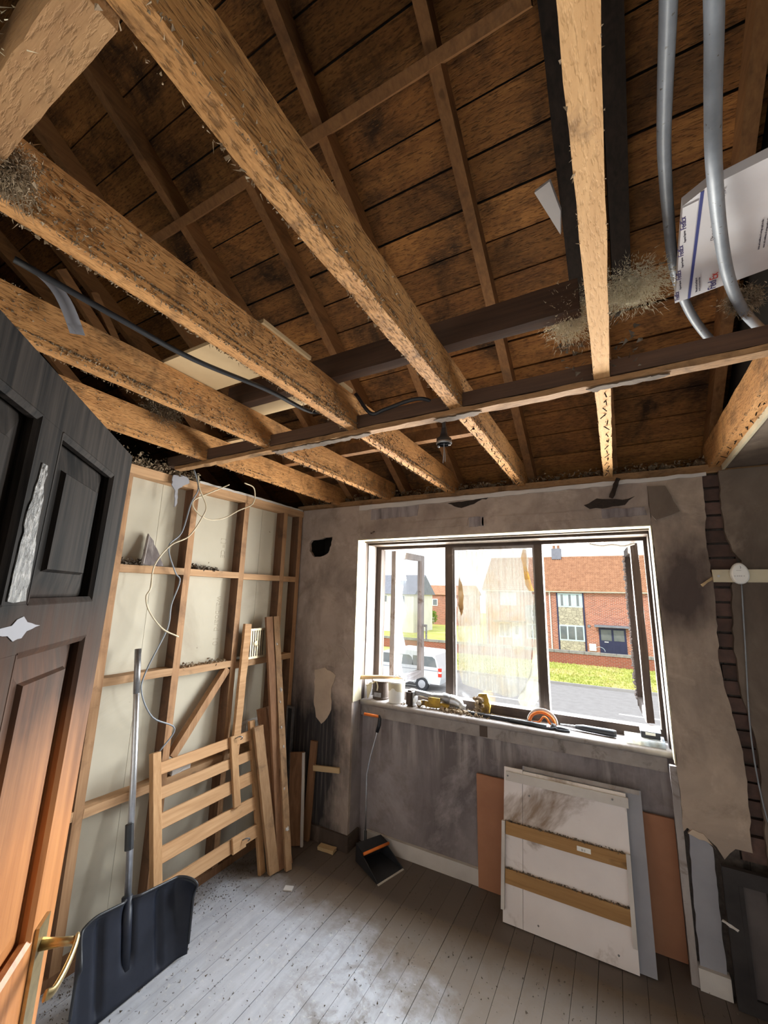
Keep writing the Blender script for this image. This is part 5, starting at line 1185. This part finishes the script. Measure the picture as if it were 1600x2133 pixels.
# tiled roof: rows of pantiles as real relief
bm = B(); NRw = 18; ridge = V((0, HY+3.5, 5.55)); ev = V((0, HY-.38, 2.30)); nc = 190
for r in range(NRw):
    p0 = ev.lerp(ridge, r/NRw); p1 = ev.lerp(ridge, (r+1)/NRw)
    prev = None
    for c in range(nc+1):
        x = X0-.25+(X1-X0+.5)*c/nc; h = .08 if c % 2 else 0.0
        a, b = bm.verts.new((x, p0.y-.03, p0.z+.09+h)), bm.verts.new((x, p1.y, p1.z+h))
        d = bm.verts.new((x, p0.y-.03, p0.z-.02))
        if prev: bm.faces.new((prev[0], a, b, prev[1])); bm.faces.new((prev[2], d, a, prev[0]))
        prev = (a, b, d)
mk('roof_tiles', bm, K['tile'], hs, kind='stuff')
bm = B(); v = [bm.verts.new(q) for q in ((X0-.25, HY-.38, 2.28), (X1+.25, HY-.38, 2.28), (X1+.25, HY+3.5, 5.5), (X0-.25, HY+3.5, 5.5), (X1+.25, HY+7.4, 2.28), (X0-.25, HY+7.4, 2.28))]
for f in ((0, 1, 2, 3), (3, 2, 4, 5), (0, 3, 5), (1, 4, 2), (0, 5, 4, 1)): bm.faces.new([v[i] for i in f])
mk('roof_body', bm, K['tile'], hs)
bm = B(); tube(bm, [(X0-.25, HY+3.5, 5.56), (X1+.25, HY+3.5, 5.56)], .12, 8); mk('ridge_tiles', bm, K['tile'], hs)
ch = hb('chimney', -3.0, -2.15, HY+3.1, HY+3.9, 5.4, 6.45, 'lead')
for x in (-2.78, -2.38):
    bm = B(); lathe(bm, [(.13, 6.45), (.12, 6.75), (.14, 6.78)], 10, Matrix.Translation((x, HY+3.5, 0))); mk('chimney_pot', bm, K['tile'], ch)
def window(x0, x1, z0, z1, nl, curtain=True, par=None, mat='palepvc'):
    f = hb('window', x0, x1, HY-.06, HY+.01, z0, z1, mat, par)
    w_ = (x1-x0-.12)/nl
    for k in range(nl):
        a = x0+.06+k*w_+.06; b = x0+.06+(k+1)*w_-.06
        hb('pane', a, b, HY-.075, HY-.062, z0+.12, z1-.12, 'hglass', f)
        if curtain:
            for q in ((a, a+.16), (b-.16, b)): hb('curtain', q[0], q[1], HY-.082, HY-.0755, z0+.12, z1-.12, 'palepvc', f)
window(-2.34, -.31, .91, 2.12, 3); window(-2.34, -.31, -1.93, -.60, 3, False)
hb('stone_panel', -2.30, -.35, HY-.05, HY+.01, -.60, .91, 'stone'); hb('stone_panel', -2.30, -.35, HY-.05, HY+.01, HG, -1.93, 'stone')
for x in (-2.42, -.31): hb('upright_trim', x, x+.11, HY-.09, HY-.01, HG, 2.14, 'bluepaint')
hb('downpipe', -3.02, -2.92, HY-.12, HY-.02, HG, 2.2, 'render')
dd = hb('double_door', .78, 2.76, HY-.07, HY+.01, HG, -.70, 'bluepaint')
for a, b in ((.92, 1.70), (1.86, 2.62)): hb('door_glass', a, b, HY-.085, HY-.072, -1.72, -.84, 'hglass', dd)
for a, b in ((.96, 1.28), (1.36, 1.68), (1.90, 2.22), (2.30, 2.60)): hb('door_panel', a, b, HY-.085, HY-.072, -2.70, -2.0, 'bluepaint', dd)
hb('letter_plate', 1.15, 1.45, HY-.09, HY-.071, -1.86, -1.80, 'white', dd)
hb('canopy', .50, 3.10, HY-.75, HY-.01, -.62, -.46, 'lead')
hb('meter_box', -.02, .50, HY-.12, HY-.01, -2.62, -2.05, 'white')
bm = B(); lathe(bm, [(.14, 0), (.12, .05)], 14, Matrix.Translation((.06, HY-.01, -.62)) @ Matrix.Rotation(math.pi/2, 4, 'X')); mk('wall_plaque', bm, K['steel'], hs)
# neighbour's half
window(-7.6, -6.5, -2.0, -.65, 2, False, mat='render'); nd2 = hb('front_door', -6.4, -5.5, HY-.06, HY+.01, HG, -.65, 'render'); hb('door_glass', -6.1, -5.8, HY-.075, HY-.062, -1.7, -.95, 'hglass', nd2)
hb('canopy', -8.0, -5.2, HY-.6, HY-.01, -.62, -.48, 'lead'); window(-7.4, -5.9, .9, 2.1, 3)
hb('stone_panel', -5.15, -3.95, HY-.05, HY+.01, -.6, 1.0, 'lead'); window(-5.1, -4.0, -2.0, -.65, 2, False)
# garden wall
gw = thing('garden_wall', 'low red brick garden wall with grey coping beyond the verge', 'wall', (0, 31.1, GZ+.08), kind=None)
bm = B(); box(bm, -40, 20, 31.02, 31.24, GZ, -2.2); mk('brickwork', bm, K['wbrick'], gw)
x = -40.0
while x < 20:
    bm = B(); box(bm, x+.01, x+.99, 30.97, 31.29, -2.198, -2.02); mk('coping_stone', bm, K['coping'], gw); x += 1.0
# bicycle-like hoop and gate rail behind the wall
bm = B(); tube(bm, [V((.95+.35*math.cos(a), 31.9, -2.0+.30*math.sin(a))) for a in [math.pi*k/12 for k in range(13)]]+[], .015, 6); mk('bicycle_wheel', bm, K['palepvc'], None, label='pale hooped rail showing over the garden wall by navy doors', category='rail')
# far houses
def far_house(name, label, x0, x1, y, zg, ze, zr, wallm, roofm, wins, doors=()):
    h = thing(name, label, 'house', ((x0+x1)/2, y, zg))
    bm = B(); box(bm, x0, x1, y, y+6, zg, ze); mk('wall', bm, K[wallm], h)
    bm = B(); v = [bm.verts.new(q) for q in ((x0-.3, y-.3, ze), (x1+.3, y-.3, ze), (x1+.3, y+3, zr), (x0-.3, y+3, zr), (x1+.3, y+6.3, ze), (x0-.3, y+6.3, ze))]
    for f in ((0, 1, 2, 3), (3, 2, 4, 5), (0, 3, 5), (1, 4, 2), (0, 5, 4, 1)): bm.faces.new([v[i] for i in f])
    mk('roof', bm, K[roofm], h)
    for a, b, c, d in wins:
        bm = B(); box(bm, a, b, y-.06, y+.02, c, d); f = mk('window', bm, K['white'], h)
        bm = B(); box(bm, a+.12, b-.12, y-.08, y-.061, c+.12, d-.12); mk('pane', bm, K['hglass'], f)
    for a, b, c, d in doors:
        bm = B(); box(bm, a, b, y-.06, y+.02, c, d); mk('door', bm, K['white'], h)
    return h
far_house('brick_house', 'distant red brick house behind the hedge', -29, -17.5, 60, -2.85, 1.75, 3.3, 'hbrick', 'tile', [(-25.3, -24.4, .15, 1.3), (-23.5, -22.6, .0, 1.1), (-20.5, -19.4, .0, 1.2)])
far_house('rendered_house', 'white rendered house seen through the open casement', -25.6, -19.4, 44, -2.85, 1.7, 4.2, 'render', 'lead', [(-24.0, -23.0, .6, 1.6), (-21.4, -20.5, .6, 1.6)], [(-22.4, -21.6, -2.6, -.6)])
# hedge in front of the distant house
for k, (x, s) in enumerate(((-26.2, 1.25), (-24.55, .95), (-22.85, 1.2), (-21.2, 1.0))):
    bm = B()
    for q in range(420):
        d = V((random.gauss(0, 1), random.gauss(0, 1), random.gauss(0, 1))).normalized()*random.random()**.4; p = V((x, 54.6, -1.75+.35*s))+V((d.x*.62, d.y*.8, d.z*.95))*s; shard(bm, p, .13)
    mk('hedge_bush', bm, pm('hedge_leaves_%d' % k, (.12, .22, .03), (.22, .33, .05), sc=3, rough=.9), None, label=['tallest yellow green bush before the distant brick house', 'small bush second along before the distant brick house', 'bush third along before the distant brick house', 'low bush at the end before the distant brick house'][k], category='bush', group='bushes before the distant house')
for k in range(2):
    x = -23.4+k*1.6
    bm = B()
    for z in (-1.9, -1.5): box(bm, x, x+1.5, 52.9, 52.96, z, z+.07)
    for q in range(6): box(bm, x+.1+q*.26, x+.16+q*.26, 52.88, 52.9, -2.3, -1.35)
    mk('white_railing', bm, K['render'], None, label='white railing section %s before the bushes' % ('nearer the open casement' if k == 0 else 'nearer the mullion'), category='railing', group='white railing')
lpst = thing('lamp_post', 'thin street lamp post seen through the smoky film', 'lamp post', (-7.2, 32.2, HG))
bm = B(); lathe(bm, [(.07, HG), (.05, 2.2)], 10, Matrix.Translation((-7.2, 32.2, 0))); mk('post', bm, K['lead'], lpst)
bm = B(); box(bm, -7.55, -6.9, 32.1, 32.3, 2.2, 2.28); mk('lantern', bm, K['lead'], lpst)
# silver van parked on the near side of the road
vn_ = thing('parked_van', 'silver van parked on the road below the open casement', 'van', (-8, 18.4, GZ))
K['silver'] = pm('silver_paint', (.62, .64, .66), (.58, .60, .62), sc=1, rough=.3, metal=.25, spec=.6)
YV0, YV1, XE = 17.5, 19.3, -5.6
prof = [(XE-4.6, .35), (XE-.05, .35), (XE, .60), (XE-.02, .95), (XE-.10, 1.15), (XE-.30, 1.72), (XE-.45, 1.84), (XE-2.6, 1.88), (XE-3.3, 1.70), (XE-3.9, 1.15), (XE-4.55, 1.0), (XE-4.65, .6)]
bm = B(); plate(bm, prof, [], lambda u, v, t: V((u, t, GZ+v)), YV0, YV1); bmesh.ops.bevel(bm, geom=[e for e in bm.edges if abs((e.verts[0].co-e.verts[1].co).y) < .01 and e.calc_length() > .05 and len(e.link_faces) == 2 and e.calc_face_angle(0) > 1.2], offset=.06, segments=3, affect='EDGES'); mk('body', bm, K['silver'], vn_, smooth=False)
for a, b in (((XE-1.55, 1.16), (XE-.42, 1.64)), ((XE-3.35, 1.16), (XE-1.70, 1.64))):
    bm = B(); plate(bm, [(a[0], a[1]), (b[0]+.22, a[1]), (b[0]+.12, b[1]-.1), (b[0]-.02, b[1]), (a[0]+.05, b[1])], [], lambda u, v, t: V((u, t, GZ+v)), YV0-.012, YV0+.01); mk('side_window', bm, K['hglass'], vn_)
bm = B(); box(bm, XE-.13, XE+.02, YV0-.014, YV0+.12, GZ+.72, GZ+1.12); mk('tail_lamp', bm, pm('tail_lamp_red', (.70, .05, .03), (.6, .04, .02), rough=.25), vn_)
bm = B(); box(bm, XE-.11, XE+.022, YV0-.016, YV0+.10, GZ+.88, GZ+.96); mk('reversing_lamp', bm, K['white'], vn_)
for x in (XE-1.0, XE-3.75):
    bm = B(); Mx = Matrix.Translation((x, YV0-.005, GZ+.30)) @ Matrix.Rotation(math.pi/2, 4, 'X'); lathe(bm, [(.33, -.20), (.345, -.16), (.345, .0), (.30, .02)], 24, Mx); wh = mk('wheel', bm, K['black'], vn_, smooth=False)
    bm = B(); lathe(bm, [(.20, .02), (.19, .035), (.05, .04)], 18, Mx); mk('hub_cap', bm, K['alu'], wh)
    bm = B(); tube(bm, [V((x+.42*math.cos(a), YV0-.006, GZ+.30+.42*math.sin(a))) for a in [math.pi*k/14 for k in range(15)]], .03, 6); mk('wheel_arch', bm, K['silver'], vn_, smooth=True)
bm = B(); box(bm, XE-4.4, XE-.05, YV0-.015, YV0, GZ+.98, GZ+1.0); mk('side_crease', bm, K['lead'], vn_)
